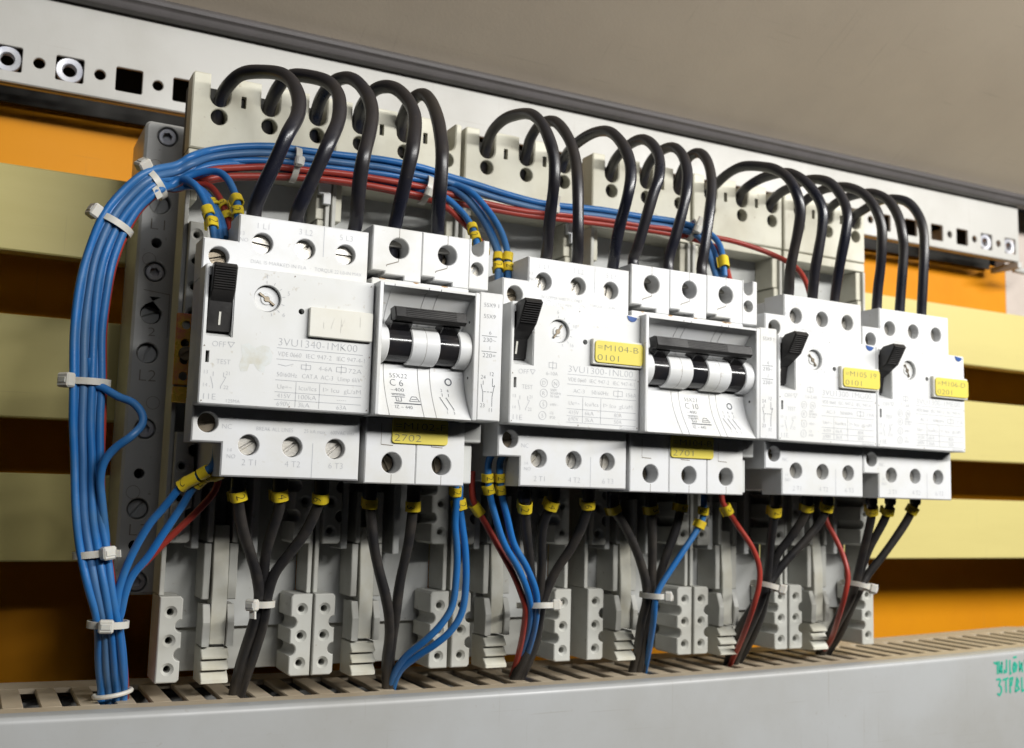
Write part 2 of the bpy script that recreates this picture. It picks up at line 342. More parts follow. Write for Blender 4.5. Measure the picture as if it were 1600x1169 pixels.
WIRES={'B1':('blue',[[59.5,8.8,-22.0],[59.5,6.8,-4.3],[56.8,-3.1,8.1],[54.3,-13.4,22.8],[50.6,-16.5,33.7],[47.6,-16.2,44.5],[45.3,-16.4,57.3],[43.8,-15.9,73.2],[42.5,-16.1,85.1],[41.7,-16.3,97.7],[40.8,-15.9,113.6],[41.3,-15.9,128.5],[43.2,-16.0,139.9],[46.5,-16.5,151.5],[51.9,-16.4,160.8],[59.1,-16.3,168.7],[69.0,-10.9,174.3],[74.0,-10.9,178.3],[81.2,-5.8,183.1],[92.2,-5.8,186.5],[103.6,-5.8,188.6],[115.3,-5.8,189.1],[129.9,-5.8,190.0],[145.0,-5.8,191.0],[160.8,-5.8,190.7],[171.6,-5.8,189.2],[182.7,-5.8,188.0],[197.0,-5.8,186.2],[211.7,-5.8,185.0],[223.7,-5.8,185.3],[242.4,-5.8,186.6],[261.8,-5.8,186.7],[278.6,-5.8,187.3],[286.0,-12.0,184.4],[290.9,-16.0,181.4],[291.7,-22.0,175.2],[289.0,-28.0,167.3],[288.1,-30.0,159.5]]),
'B2':('blue',[[61.8,9.1,-22.0],[61.8,7.1,-4.5],[58.9,-3.4,8.0],[56.1,-13.2,22.6],[52.8,-16.1,33.7],[50.2,-16.1,44.5],[47.6,-16.1,57.3],[46.2,-16.4,73.2],[45.2,-16.2,85.2],[44.7,-16.3,98.0],[43.8,-16.1,113.7],[44.3,-16.3,128.3],[45.6,-16.4,139.1],[49.0,-16.4,150.4],[54.1,-16.2,159.3],[60.7,-16.2,166.8],[69.1,-11.1,172.0],[74.2,-11.1,175.6],[81.3,-6.1,180.5],[92.3,-6.1,183.9],[103.6,-6.1,185.9],[115.4,-6.1,186.3],[130.0,-6.1,187.0],[145.1,-6.1,187.9],[160.8,-6.1,187.3],[171.6,-6.1,186.8],[184.1,-6.1,184.8],[196.9,-6.1,183.2],[211.6,-6.1,182.3],[223.6,-6.1,182.5],[242.2,-6.1,183.7],[261.7,-6.1,183.8],[278.5,-6.1,184.0],[286.1,-12.0,181.0],[287.7,-18.0,174.6],[286.1,-24.0,166.3],[286.0,-28.0,157.4]]),
'B3':('blue',[[60.6,11.9,-22.0],[60.6,9.9,-4.9],[57.6,0.0,7.6],[55.4,-9.8,22.3],[51.5,-13.2,33.4],[48.9,-13.2,44.3],[46.4,-12.8,57.2],[44.6,-12.9,73.2],[43.5,-13.0,85.3],[42.8,-12.9,98.1],[42.1,-12.8,114.1],[42.2,-13.2,128.9],[44.2,-13.0,140.3],[47.8,-12.8,152.0],[52.9,-12.8,161.4],[60.0,-12.7,169.2],[69.6,-8.9,170.9],[74.7,-8.9,174.5],[81.7,-4.9,178.6],[92.7,-4.9,181.7],[104.1,-4.9,183.5],[115.9,-4.9,184.1],[130.5,-4.9,184.9],[145.6,-4.9,185.8],[158.7,-4.9,186.0],[172.1,-4.9,186.5],[178.6,-12.0,182.4],[183.8,-17.0,174.9],[187.1,-22.0,166.3],[188.1,-26.0,157.7],[187.3,-29.0,148.9],[186.4,-31.0,144.8]]),
'B4':('blue',[[63.1,11.6,-22.0],[63.1,9.6,-5.0],[60.2,0.0,7.5],[57.3,-10.4,22.1],[53.9,-13.3,33.4],[51.5,-13.2,44.3],[48.7,-13.3,57.3],[47.3,-13.0,73.3],[46.7,-13.1,85.5],[45.5,-13.1,98.3],[45.1,-13.0,114.2],[45.2,-13.5,128.8],[46.8,-13.4,139.5],[50.3,-13.0,150.7],[54.9,-12.9,159.8],[61.5,-12.9,167.4],[70.8,-7.9,170.4],[81.2,-7.9,176.3],[97.8,-2.8,181.5],[116.5,-2.8,183.8],[136.2,-2.8,184.8],[156.9,-2.8,185.2],[170.3,-2.8,185.9],[176.8,-10.0,180.6],[182.6,-14.0,172.4],[184.9,-20.0,162.6],[184.9,-25.0,155.0],[183.1,-29.0,147.2],[182.2,-31.0,143.1]]),
'B5':('blue',[[65.5,12.2,-22.0],[65.5,10.2,-5.2],[62.8,0.3,7.3],[59.5,-10.3,21.8],[55.9,-13.0,33.3],[53.6,-12.9,44.3],[51.2,-12.9,57.3],[49.8,-13.1,73.4],[49.2,-12.9,85.6],[47.9,-13.2,98.5],[47.7,-13.1,114.3],[47.9,-12.8,128.7],[49.1,-12.7,139.0],[52.5,-13.0,149.7],[56.7,-13.1,158.5],[63.3,-12.7,165.5],[70.9,-8.0,169.5],[81.3,-8.0,174.9],[97.7,-3.2,180.5],[116.5,-3.2,182.3],[136.2,-3.2,182.7],[156.9,-3.2,182.6],[167.4,-10.0,179.6],[173.3,-14.0,174.0],[175.3,-20.0,167.5],[174.8,-26.0,161.2],[173.9,-30.0,155.0],[173.1,-32.0,150.2]]),
'R1':('red',[[67.4,11.3,-22.0],[67.4,9.3,-5.2],[64.9,-0.3,7.3],[60.9,-10.3,21.6],[58.4,-13.4,33.3],[55.9,-13.5,44.4],[53.3,-13.3,57.4],[51.9,-13.6,73.5],[51.5,-13.2,85.8],[50.8,-13.3,98.7],[49.7,-13.7,114.3],[50.4,-13.3,128.6],[51.6,-13.4,138.2],[54.5,-13.7,148.5],[58.4,-13.6,157.0],[64.4,-13.6,163.8],[70.6,-9.7,168.6],[80.9,-9.7,174.9],[92.6,-6.1,178.8],[103.9,-6.1,181.0],[115.6,-6.1,181.8],[130.2,-6.1,182.9],[145.3,-6.1,183.2],[160.9,-6.1,183.0],[171.7,-6.1,182.0],[188.4,-6.1,180.8],[205.7,-6.1,180.3],[223.6,-6.1,181.7],[242.3,-6.1,182.6],[261.7,-6.1,182.7],[281.9,-6.1,183.4],[295.8,-6.1,183.1],[310.6,-10.0,181.4],[325.6,-14.0,177.7],[333.3,-22.0,171.3],[335.3,-27.0,164.1],[336.1,-30.0,154.5]]),
'R2':('red',[[61.6,14.9,-22.0],[61.6,12.9,-5.5],[58.8,3.0,7.1],[56.6,-7.0,21.8],[52.8,-9.9,33.1],[50.4,-9.9,44.1],[47.7,-10.1,57.2],[46.1,-10.2,73.3],[45.0,-9.9,85.5],[44.3,-9.8,98.5],[43.7,-10.2,114.5],[43.6,-10.3,129.4],[45.6,-10.1,140.6],[48.9,-10.1,152.2],[53.9,-10.0,161.6],[60.9,-10.0,169.4],[72.1,-7.5,168.5],[83.7,-7.5,173.4],[97.4,-5.2,176.8],[111.3,-5.2,178.9],[125.7,-5.2,180.1],[140.6,-5.2,180.4],[156.2,-5.2,180.0],[172.3,-5.2,179.2],[188.9,-5.2,179.0],[206.2,-5.2,179.0],[224.2,-5.2,179.8],[242.9,-5.2,180.7],[262.3,-5.2,181.3],[282.6,-5.2,181.4],[291.3,-12.0,178.0],[293.5,-18.0,174.6],[292.9,-24.0,167.7],[292.8,-28.0,158.2]]),
'R3':('red',[[64.3,15.0,-22.0],[64.3,13.0,-5.7],[61.8,2.9,6.9],[58.7,-7.3,21.6],[55.2,-9.9,33.1],[53.0,-9.7,44.1],[50.2,-9.8,57.2],[48.9,-9.9,73.5],[48.1,-9.7,85.7],[47.1,-9.9,98.7],[46.2,-10.0,114.6],[46.9,-10.0,129.3],[47.9,-10.2,140.0],[51.2,-10.2,151.1],[56.0,-10.1,160.0],[62.5,-9.8,167.6],[73.4,-6.2,168.6],[84.0,-6.2,173.1],[98.1,-2.6,177.1],[116.8,-2.6,179.8],[136.5,-2.6,180.6],[157.2,-2.6,180.0],[167.6,-10.0,176.1],[174.0,-14.0,169.9],[178.2,-20.0,162.9],[178.7,-26.0,156.9],[176.7,-31.0,150.3]]),
'Bc1':('blue',[[64.2,8.8,-22.0],[64.2,6.8,-4.6],[61.4,-3.4,7.9],[58.1,-13.4,22.3],[55.3,-16.4,33.7],[52.7,-16.0,44.5],[50.1,-16.5,57.4],[48.9,-16.3,73.4],[47.6,-16.3,85.4],[47.1,-16.5,98.1],[46.6,-16.1,113.8],[46.6,-16.2,128.2],[47.9,-16.5,138.5],[51.3,-16.2,149.3],[56.0,-16.4,157.8],[62.2,-16.1,165.2],[66.7,-11.6,166.3],[70.9,-11.6,169.5],[74.1,-18.0,166.6],[76.9,-20.0,162.1],[78.3,-24.0,156.0],[79.0,-28.0,151.1],[79.8,-30.0,145.2]]),
'Bc2':('blue',[[66.5,8.9,-22.0],[66.5,6.9,-4.7],[63.9,-3.2,7.8],[60.3,-13.0,22.0],[57.4,-15.8,33.6],[55.4,-15.8,44.5],[52.5,-16.2,57.4],[51.3,-16.0,73.5],[50.4,-15.9,85.6],[50.0,-15.8,98.4],[49.0,-15.8,114.0],[49.6,-16.1,128.1],[50.7,-16.0,137.9],[53.6,-16.0,148.3],[57.7,-16.1,156.7],[63.7,-16.3,163.4],[68.0,-11.0,166.9],[74.4,-11.0,171.8],[81.2,-14.0,173.3],[84.6,-18.0,170.6],[86.6,-22.0,165.0],[87.1,-26.0,159.7],[87.0,-29.0,152.5],[87.0,-30.0,148.4]]),
'Bc3':('blue',[[66.8,11.9,-22.0],[66.8,9.9,-5.3],[63.8,0.3,7.2],[60.5,-10.1,21.7],[57.3,-13.0,33.3],[54.8,-12.8,44.3],[52.3,-13.2,57.4],[51.2,-13.0,73.5],[49.9,-13.0,85.7],[49.6,-13.3,98.6],[49.0,-13.1,114.3],[49.2,-13.3,128.6],[50.5,-12.7,138.7],[53.3,-13.3,149.2],[58.0,-12.7,157.6],[63.9,-12.8,164.7],[69.3,-8.5,166.9],[75.1,-8.5,168.7],[78.9,-12.0,165.8],[81.0,-18.0,160.2],[82.6,-24.0,154.0],[83.4,-28.0,147.4]]),
'Rc':('red',[[67.0,15.1,-22.0],[67.0,13.1,-5.9],[64.0,2.8,6.9],[60.5,-7.1,21.3],[57.2,-10.0,33.0],[55.2,-10.0,44.1],[52.1,-10.1,57.3],[50.8,-9.9,73.5],[50.4,-10.0,85.8],[49.3,-9.9,98.8],[48.6,-10.3,114.7],[49.2,-10.1,129.2],[50.3,-10.3,139.3],[53.4,-9.9,150.1],[58.0,-10.3,158.4],[64.1,-10.0,165.7],[70.1,-7.2,166.9],[76.3,-7.2,170.0],[80.8,-10.0,168.9],[83.3,-14.0,164.6],[84.4,-20.0,158.9],[85.4,-25.0,152.0],[85.5,-28.0,147.7]]),
'E1':('blue',[[60.7,9.8,-22.0],[60.7,7.8,-4.5],[57.9,-2.4,7.9],[55.4,-12.2,22.6],[51.9,-15.5,33.6],[49.2,-15.3,44.5],[46.5,-15.2,57.3],[45.0,-15.4,73.2],[44.1,-15.1,85.2],[43.4,-15.3,97.9],[42.4,-15.2,113.8],[43.0,-15.5,128.5],[44.3,-15.3,139.8],[47.8,-15.7,151.1],[52.9,-15.3,160.5],[60.0,-15.4,168.1],[69.3,-9.6,173.6],[74.3,-9.6,177.4],[81.7,-4.0,182.3],[92.7,-4.0,185.7],[104.1,-4.0,187.8],[115.9,-4.0,188.2],[130.6,-4.0,188.9],[145.8,-4.0,189.8],[161.6,-4.0,189.5],[172.4,-4.0,188.6],[183.6,-4.0,187.0],[197.9,-4.0,185.4],[212.7,-4.0,184.6],[224.8,-4.0,184.8],[243.5,-4.0,185.8],[263.1,-4.0,186.2],[280.0,-4.0,186.4],[288.3,-9.0,183.7],[292.6,-13.0,178.9],[290.9,-20.0,171.0],[287.8,-27.0,159.9]]),
'E2':('blue',[[63.1,9.8,-22.0],[63.1,7.8,-4.7],[60.5,-2.0,7.8],[57.6,-12.1,22.3],[54.2,-15.0,33.5],[51.8,-15.3,44.5],[48.8,-15.5,57.4],[47.2,-14.9,73.3],[46.6,-15.4,85.4],[45.7,-15.2,98.1],[45.3,-15.0,113.9],[45.5,-15.3,128.4],[47.0,-15.4,139.0],[50.1,-15.4,150.1],[55.0,-15.2,159.0],[61.5,-15.4,166.4],[70.3,-8.6,170.6],[81.1,-8.6,176.8],[97.9,-2.2,182.4],[116.7,-2.2,184.5],[136.4,-2.2,185.9],[157.1,-2.2,186.2],[170.6,-2.2,186.4],[176.9,-8.0,182.6],[182.4,-12.0,175.9],[185.3,-18.0,166.4],[185.9,-24.0,156.3],[185.3,-28.0,145.2]]),
'E3':('blue',[[65.8,9.9,-22.0],[65.8,7.9,-4.9],[62.9,-2.1,7.7],[59.5,-11.9,22.0],[56.1,-15.2,33.5],[54.1,-15.2,44.5],[51.4,-15.3,57.4],[50.3,-14.8,73.4],[49.0,-14.8,85.5],[48.6,-15.2,98.3],[47.8,-14.9,114.0],[48.3,-15.1,128.3],[49.2,-15.0,138.5],[52.6,-15.0,149.1],[56.8,-15.1,157.7],[63.2,-15.0,164.5],[67.8,-9.8,166.8],[72.7,-9.8,169.4],[76.7,-14.0,166.3],[79.3,-20.0,160.3],[81.0,-26.0,153.3],[81.6,-29.0,146.1]]),
'La':('blue',[[84.6,-29.0,79.0],[83.1,-32.0,73.1],[79.1,-29.2,69.3],[74.9,-26.4,66.2],[70.2,-23.3,59.1],[66.6,-21.0,53.8],[62.9,-17.6,45.0],[60.3,-15.5,36.1],[59.6,-14.2,29.0],[61.1,-10.7,21.6],[63.7,-4.2,11.8],[66.0,4.6,0.7],[66.2,10.3,-5.7],[66.2,11.3,-14.0],[66.2,12.3,-22.0]]),
'Lb':('blue',[[87.0,-28.0,79.0],[86.3,-30.0,71.2],[82.0,-27.6,69.4],[78.6,-25.0,65.6],[76.0,-22.8,59.9],[71.3,-19.9,51.0],[67.6,-17.7,43.8],[63.6,-15.8,37.9],[61.8,-14.7,32.2],[61.1,-13.0,25.7],[60.3,-10.1,20.0],[62.3,-3.8,10.0],[65.3,8.2,-5.7],[65.3,9.2,-14.0],[65.3,10.2,-22.0]]),
'Lr':('red',[[88.0,-20.0,76.0],[87.9,-16.0,66.0],[83.3,-14.2,59.0],[77.5,-12.4,52.4],[73.0,-10.9,47.3],[68.2,-9.3,41.4],[64.3,-8.0,36.8],[62.1,-7.6,29.7],[61.7,-4.9,23.3],[63.7,4.7,10.7],[66.4,20.9,-5.7],[66.4,21.9,-14.0],[66.4,22.9,-22.0]]),
'loop':('blue',[[45.9,-16.0,105.6],[47.7,-16.4,98.2],[50.8,-17.5,96.3],[55.0,-19.4,93.8],[59.1,-21.2,92.1],[61.8,-22.7,88.9],[62.0,-24.1,85.2],[58.8,-25.9,81.2],[54.6,-23.8,77.4],[51.9,-21.7,73.0],[51.4,-19.5,67.4],[52.8,-17.2,59.5],[54.7,-15.2,49.4],[55.1,-14.2,44.4],[57.1,-12.0,33.2]]),
'K10':('black',[[91.5,-30,76.0],[91.9,-30.0,65.0],[93.4,-26.9,58.5],[95.7,-23.9,52.2],[99.0,-20.7,45.4],[102.3,-17.3,38.3],[104.5,-14.4,31.7],[104.7,-12.9,27.3],[104.3,-9.7,20.6],[103.7,-4.2,12.4],[103.1,1.3,4.1],[103.0,7.9,-6.3],[103.0,8.9,-14.0],[103.0,9.9,-22.0]]),
'K11':('black',[[105.2,-30,76.0],[105.4,-30.0,65.4],[106.3,-27.0,59.7],[105.4,-23.0,52.3],[104.8,-19.4,45.3],[105.3,-15.7,38.1],[106.3,-12.5,31.4],[106.2,-10.9,27.0],[106.1,-8.0,20.3],[105.7,-3.2,12.2],[104.5,1.7,4.0],[104.0,7.6,-6.3],[104.0,8.6,-14.0],[104.0,9.6,-22.0]]),
'K12':('black',[[119.4,-29,76.0],[119.7,-29.0,65.3],[119.1,-26.9,60.0],[116.7,-23.8,52.4],[112.9,-20.6,45.4],[108.8,-17.2,38.2],[107.4,-14.7,31.6],[107.3,-13.5,27.3],[107.5,-9.9,20.5],[106.9,-4.6,12.3],[106.1,1.5,2.9],[105.3,7.3,-6.3],[105.3,8.3,-14.0],[105.3,9.3,-22.0]]),
'K20':('black',[[139,-22,76.0],[139.4,-22.0,64.7],[141.1,-19.9,55.8],[143.0,-18.1,47.9],[146.1,-15.9,38.9],[149.8,-13.8,29.7],[152.6,-11.1,21.5],[154.9,-6.1,12.9],[156.2,-1.0,4.2],[159.0,5.1,-6.9],[159.0,6.1,-14.0],[159.0,7.1,-22.0]]),
'K21':('black',[[157,-21,76.0],[156.2,-21.0,62.8],[156.5,-19.2,56.0],[156.5,-17.0,47.9],[155.5,-13.9,36.4],[155.3,-12.1,29.5],[155.6,-9.8,21.3],[156.4,-5.3,12.8],[157.5,-0.9,4.1],[160.6,4.6,-6.9],[160.6,5.6,-14.0],[160.6,6.6,-22.0]]),
'K30':('black',[[194.6,-31,76.0],[195.8,-31.0,65.0],[199.3,-26.0,55.6],[203.4,-21.0,46.0],[207.5,-16.1,36.1],[211.4,-12.0,26.0],[212.3,-10.1,21.0],[214.7,-3.3,10.3],[214.7,3.0,0.8],[214.0,8.4,-7.2],[214.0,9.4,-14.0],[214.0,10.4,-22.0]]),
'K31':('black',[[209.4,-29,76.0],[209.1,-29.0,65.8],[208.0,-24.1,56.8],[209.5,-19.8,48.3],[212.5,-15.0,38.4],[214.4,-10.5,28.2],[215.2,-8.0,20.7],[216.5,-2.0,10.1],[216.3,3.4,0.7],[215.0,8.1,-7.2],[215.0,9.1,-14.0],[215.0,10.1,-22.0]]),
'K32':('black',[[223.9,-29,76.0],[224.5,-29.0,66.2],[225.0,-24.8,57.1],[222.7,-20.0,47.1],[219.1,-15.3,38.3],[216.7,-11.6,29.5],[216.0,-9.1,22.0],[218.0,-2.5,10.1],[217.5,3.0,0.7],[216.5,7.6,-7.2],[216.5,8.6,-14.0],[216.5,9.6,-22.0]]),
'K40':('black',[[242.4,-21,76.0],[240.7,-21.0,63.4],[246.0,-19.5,57.2],[253.0,-17.5,48.4],[258.5,-15.6,39.3],[261.9,-14.1,31.5],[263.1,-12.5,25.0],[264.7,-7.1,16.7],[268.3,0.5,5.2],[271.1,8.7,-7.2],[271.1,9.7,-14.0],[271.1,10.7,-22.0]]),
'K41':('black',[[260.4,-20,76.0],[259.7,-20.0,63.8],[261.7,-17.9,53.5],[263.8,-15.2,40.6],[265.1,-13.1,30.1],[265.4,-11.9,24.9],[268.2,-5.5,13.8],[270.9,1.0,3.7],[273.5,7.9,-7.2],[273.5,8.9,-14.0],[273.5,9.9,-22.0]]),
'K42':('black',[[278.3,-18,76.0],[276.1,-18.0,64.1],[274.6,-15.9,53.6],[272.0,-13.9,44.3],[269.9,-12.0,35.1],[268.7,-10.3,27.2],[268.5,-8.5,21.9],[271.5,-2.5,12.0],[273.6,2.6,3.4],[275.8,8.8,-7.1],[275.8,9.8,-14.0],[275.8,10.8,-22.0]]),
'K50':('black',[[316,-30,76.0],[315.7,-30.0,66.5],[317.8,-26.0,57.1],[319.6,-22.0,47.5],[322.0,-18.1,37.8],[323.1,-14.7,29.4],[322.7,-11.2,20.9],[324.1,-4.1,11.9],[325.0,3.0,2.6],[326.8,9.9,-6.8],[326.8,10.9,-14.0],[326.8,11.9,-22.0]]),
'K51':('black',[[331,-30,76.0],[333.4,-30.0,66.9],[333.7,-26.9,60.0],[330.5,-22.6,51.6],[327.0,-18.8,44.6],[326.1,-15.0,36.2],[324.2,-11.9,27.8],[322.5,-6.0,19.0],[322.7,2.8,8.3],[326.1,13.9,-6.8],[326.1,14.9,-14.0],[326.1,15.9,-22.0]]),
'K52':('black',[[345,-29,76.0],[346.1,-29.0,67.1],[344.5,-25.9,58.8],[339.1,-22.2,50.3],[332.5,-18.3,41.9],[328.0,-15.3,34.8],[325.5,-13.3,27.9],[329.1,-5.8,17.4],[331.3,4.0,5.0],[332.0,13.5,-6.8],[332.0,14.5,-14.0],[332.0,15.5,-22.0]]),
'K60':('black',[[370.5,-30,76.0],[370.9,-30.0,67.7],[373.5,-27.1,60.6],[374.8,-22.2,49.1],[375.5,-18.0,38.8],[376.1,-14.2,28.5],[377.2,-7.9,19.3],[380.5,2.0,9.3],[383.2,10.1,0.8],[385.3,16.6,-6.2],[385.3,17.6,-14.0],[385.3,18.6,-22.0]]),
'K61':('black',[[385,-28,76.0],[384.5,-28.0,68.0],[384.3,-25.0,60.7],[382.4,-21.8,53.4],[380.5,-18.6,46.0],[379.4,-15.0,37.2],[377.7,-11.9,28.3],[378.2,-4.6,18.9],[382.0,6.3,7.3],[385.6,18.6,-6.2],[385.6,19.6,-14.0],[385.6,20.6,-22.0]]),
'K62':('black',[[399.3,-29,76.0],[399.2,-29.0,68.3],[397.4,-26.0,60.4],[393.6,-22.6,52.1],[388.6,-18.9,43.2],[383.7,-15.4,35.2],[380.1,-13.0,26.9],[383.4,-4.1,17.3],[387.3,6.3,5.6],[389.4,17.0,-6.1],[389.4,18.0,-14.0],[389.4,19.0,-22.0]]),
'b2a':('blue',[[169.4,-27.0,79.0],[169.7,-27.0,70.0],[170.9,-25.7,63.2],[171.4,-24.1,55.2],[173.3,-22.3,46.0],[174.2,-20.5,36.8],[174.1,-18.3,26.3],[170.9,-16.4,19.4],[166.3,-13.1,13.4],[161.4,-7.2,7.1],[159.5,-1.5,0.6],[159.9,4.8,-6.9],[159.9,5.8,-14.0],[159.9,6.8,-22.0]]),
'b2b':('blue',[[172.1,-25.0,79.1],[172.4,-25.0,70.1],[172.8,-24.2,63.2],[174.6,-23.2,55.2],[176.7,-22.1,46.0],[178.0,-20.8,34.5],[177.7,-19.0,24.0],[174.5,-17.0,17.0],[169.9,-13.7,11.8],[164.8,-8.3,6.7],[161.1,-2.3,1.1],[161.1,4.5,-6.9],[161.1,5.5,-14.0],[161.1,6.5,-22.0]]),
'b3a':('blue',[[180.3,-36.0,82.0],[180.1,-32.0,77.2],[181.8,-30.2,67.0],[185.5,-28.5,57.8],[190.1,-26.8,48.6],[196.5,-25.2,40.4],[201.8,-23.3,32.0],[205.6,-19.6,24.6],[209.4,-11.2,15.2],[213.0,0.7,4.9],[218.4,16.2,-7.2],[218.4,17.2,-14.0],[218.4,18.2,-22.0]]),
'b3b':('blue',[[184.9,-36.0,82.0],[184.7,-32.0,77.4],[186.4,-30.3,67.6],[190.2,-28.5,57.9],[194.0,-26.9,48.6],[200.2,-25.3,40.4],[205.3,-23.4,32.0],[208.2,-19.9,24.5],[211.7,-11.6,15.1],[215.5,0.0,4.9],[220.2,15.7,-7.2],[220.2,16.7,-14.0],[220.2,17.7,-22.0]]),
'r3':('red',[[178.6,-22.0,74.7],[178.9,-22.0,65.7],[181.5,-21.8,60.4],[186.6,-21.6,53.0],[192.2,-21.3,44.8],[197.5,-21.1,36.6],[202.2,-19.7,28.2],[204.4,-18.0,23.2],[208.0,-9.3,12.6],[212.1,2.0,2.3],[216.0,13.9,-7.2],[216.0,14.9,-14.0],[216.0,15.9,-22.0]]),
'b4':('blue',[[282.6,-24.0,74.7],[282.9,-24.0,65.7],[282.8,-23.1,58.6],[279.6,-22.1,52.6],[274.2,-20.9,44.8],[268.9,-19.6,37.0],[265.0,-18.5,30.6],[263.8,-17.7,25.5],[266.0,-13.5,17.4],[271.2,-3.6,5.7],[278.1,9.7,-7.1],[278.1,10.7,-14.0],[278.1,11.7,-22.0]]),
'r5':('red',[[293.5,-22.0,76.2],[293.8,-22.0,67.2],[296.1,-22.1,63.3],[302.7,-22.4,55.4],[309.3,-22.6,47.5],[312.9,-22.9,39.6],[313.3,-22.4,31.6],[312.5,-20.2,23.4],[315.0,-12.4,13.2],[319.3,-2.2,3.6],[325.1,10.5,-6.8],[325.1,11.5,-14.0],[325.1,12.5,-22.0]]),
'r6':('red',[[356.1,-16.0,74.7],[356.4,-16.0,65.7],[356.3,-17.6,58.6],[359.4,-19.4,51.7],[362.2,-21.5,43.4],[362.8,-23.5,35.1],[362.2,-22.2,26.7],[366.5,-13.9,15.9],[377.6,2.3,3.5],[386.8,18.1,-6.1],[386.8,19.1,-14.0],[386.8,20.1,-22.0]])}
MARKERS=[('Bc1', 0.9473, '1', 2.4, 4.2), ('Bc1', 0.9726, '2', 2.4, 4.2), ('Bc3', 0.9293, '2', 2.4, 4.5), ('Rc', 0.9353, '3', 2.3, 3.6), ('Rc', 0.9593, '1', 2.3, 3.6), ('Bc2', 0.9446, '', 2.5, 3.8), ('Bc2', 0.9653, '2', 2.4, 4), ('La', 0.1227, '', 2.4, 4.4), ('La', 0.1481, '2', 2.4, 4.0), ('La', 0.0867, '', 2.4, 3.8), ('Lb', 0.0821, '2', 2.4, 3.6), ('Lb', 0.1034, '2', 2.4, 4), ('Lb', 0.1348, '2', 2.4, 4), ('B5', 0.948, '1', 2.4, 4), ('B5', 0.966, '2', 2.4, 4.2), ('R3', 0.978, '2', 2.2, 3.2), ('B4', 0.9646, '1', 2.4, 4), ('B4', 0.9773, '2', 2.4, 4), ('B3', 0.9713, '1', 2.4, 4), ('B3', 0.9833, '2', 2.4, 4), ('B1', 0.9867, '', 2.6, 6.0), ('K10', 0.1121, '2', 3.3, 4), ('K11', 0.1094, '4', 3.3, 4), ('K12', 0.1121, '6', 3.3, 4), ('K20', 0.1301, '1', 3.3, 4), ('K21', 0.1408, '3', 3.3, 4), ('b2a', 0.1054, '2', 2.4, 3.8), ('b2b', 0.1441, '2', 2.9, 4), ('b3a', 0.0861, '2', 2.2, 3.8), ('b3a', 0.1181, '2', 2.2, 3.8), ('b3b', 0.0861, '2', 2.2, 3.8), ('b3b', 0.1194, '2', 2.2, 3.8), ('r3', 0.1201, '11', 2.4, 5.4), ('K30', 0.1261, '2', 3.3, 4), ('K31', 0.1194, '4', 3.3, 4), ('K32', 0.1134, '6', 3.3, 4), ('K40', 0.1261, '1', 3.3, 4), ('K41', 0.1308, '3', 3.3, 4), ('K42', 0.1227, '5', 3.3, 4), ('b4', 0.1081, '2', 2.6, 4), ('b4', 0.1581, '1', 2.6, 4), ('r5', 0.1174, '5', 2.6, 5), ('K50', 0.1214, '2', 3.3, 4.4), ('K51', 0.1021, '4', 3.3, 4), ('K52', 0.0974, '6', 3.3, 4), ('K60', 0.1061, '2', 3.3, 4.6), ('K61', 0.1061, '4', 3.3, 4.4), ('K62', 0.0967, '6', 3.3, 4.2)]
# ------------------------------------------------------------------ the setting
mb = MB(); mb.box(-60, 720, 130, 136, -60, 232, 0); mb.box(-60, 641, 104, 129.9, 187, 232, 0)
back = mb.build('back_panel', 'orange'); tag(back, 'orange back panel of the cabinet behind the yellow busbar covers', kind='structure')
mb = MB(); mb.box(641.2, 800, 104, 112, 187, 275, .3)
side = mb.build('cabinet_side_wall', 'side'); tag(side, 'pale pinkish cabinet side wall at the right end', kind='structure')
mb = MB(); mb.box(-60, 700, 160, 165, -150, 300, 0)
w = mb.build('cabinet_rear_wall', 'hole'); tag(w, 'dark rear of the cabinet', kind='structure')

# lid above with its rubber gasket
mb = MB()
def lz(x): return (x - 20)/620*4.5
x0, x1 = -70, 760
mb.add([(x0, 76, 268.6+lz(x0)), (x1, 76, 268.6+lz(x1)), (x1, -190, 435+lz(x1)), (x0, -190, 435+lz(x0)),
        (x0, 86, 271+lz(x0)), (x1, 86, 271+lz(x1)), (x1, -190, 440+lz(x1)), (x0, -190, 440+lz(x0))],
       [(0,1,2,3),(4,5,6,7),(0,1,5,4),(2,3,7,6),(0,3,7,4),(1,2,6,5)])
lid = mb.build('cabinet_lid', 'lid', smooth=0); tag(lid, 'brown grey sheet metal lid rising above the rail', kind='structure')
mb = MB()
gp = []
for i in range(60):
    x = x0 + (x1-x0)*i/59; gp.append((x, 76, 266.2 + lz(x)))
for i in range(59):
    a, b = gp[i], gp[i+1]
    prof = [(-3.4, -4.0), (-2.6, -4.6), (3, -4.6), (4, 3.0), (-1.0, 3.4), (-4.6, 2.4), (-6.0, .6), (-5.6, -.8), (-4.2, -1.4), (-3.8, -2.0)]
    k = len(prof)
    mb.add([(a[0], a[1]+p, a[2]+q) for p, q in prof] + [(b[0], b[1]+p, b[2]+q) for p, q in prof], [(j, (j+1) % k, k+(j+1) % k, k+j) for j in range(k)])
g = mb.build('rubber_gasket', 'gasket', smooth=50); tag(g, 'dark grey rubber gasket running along the lower edge of the brown lid', 'gasket')

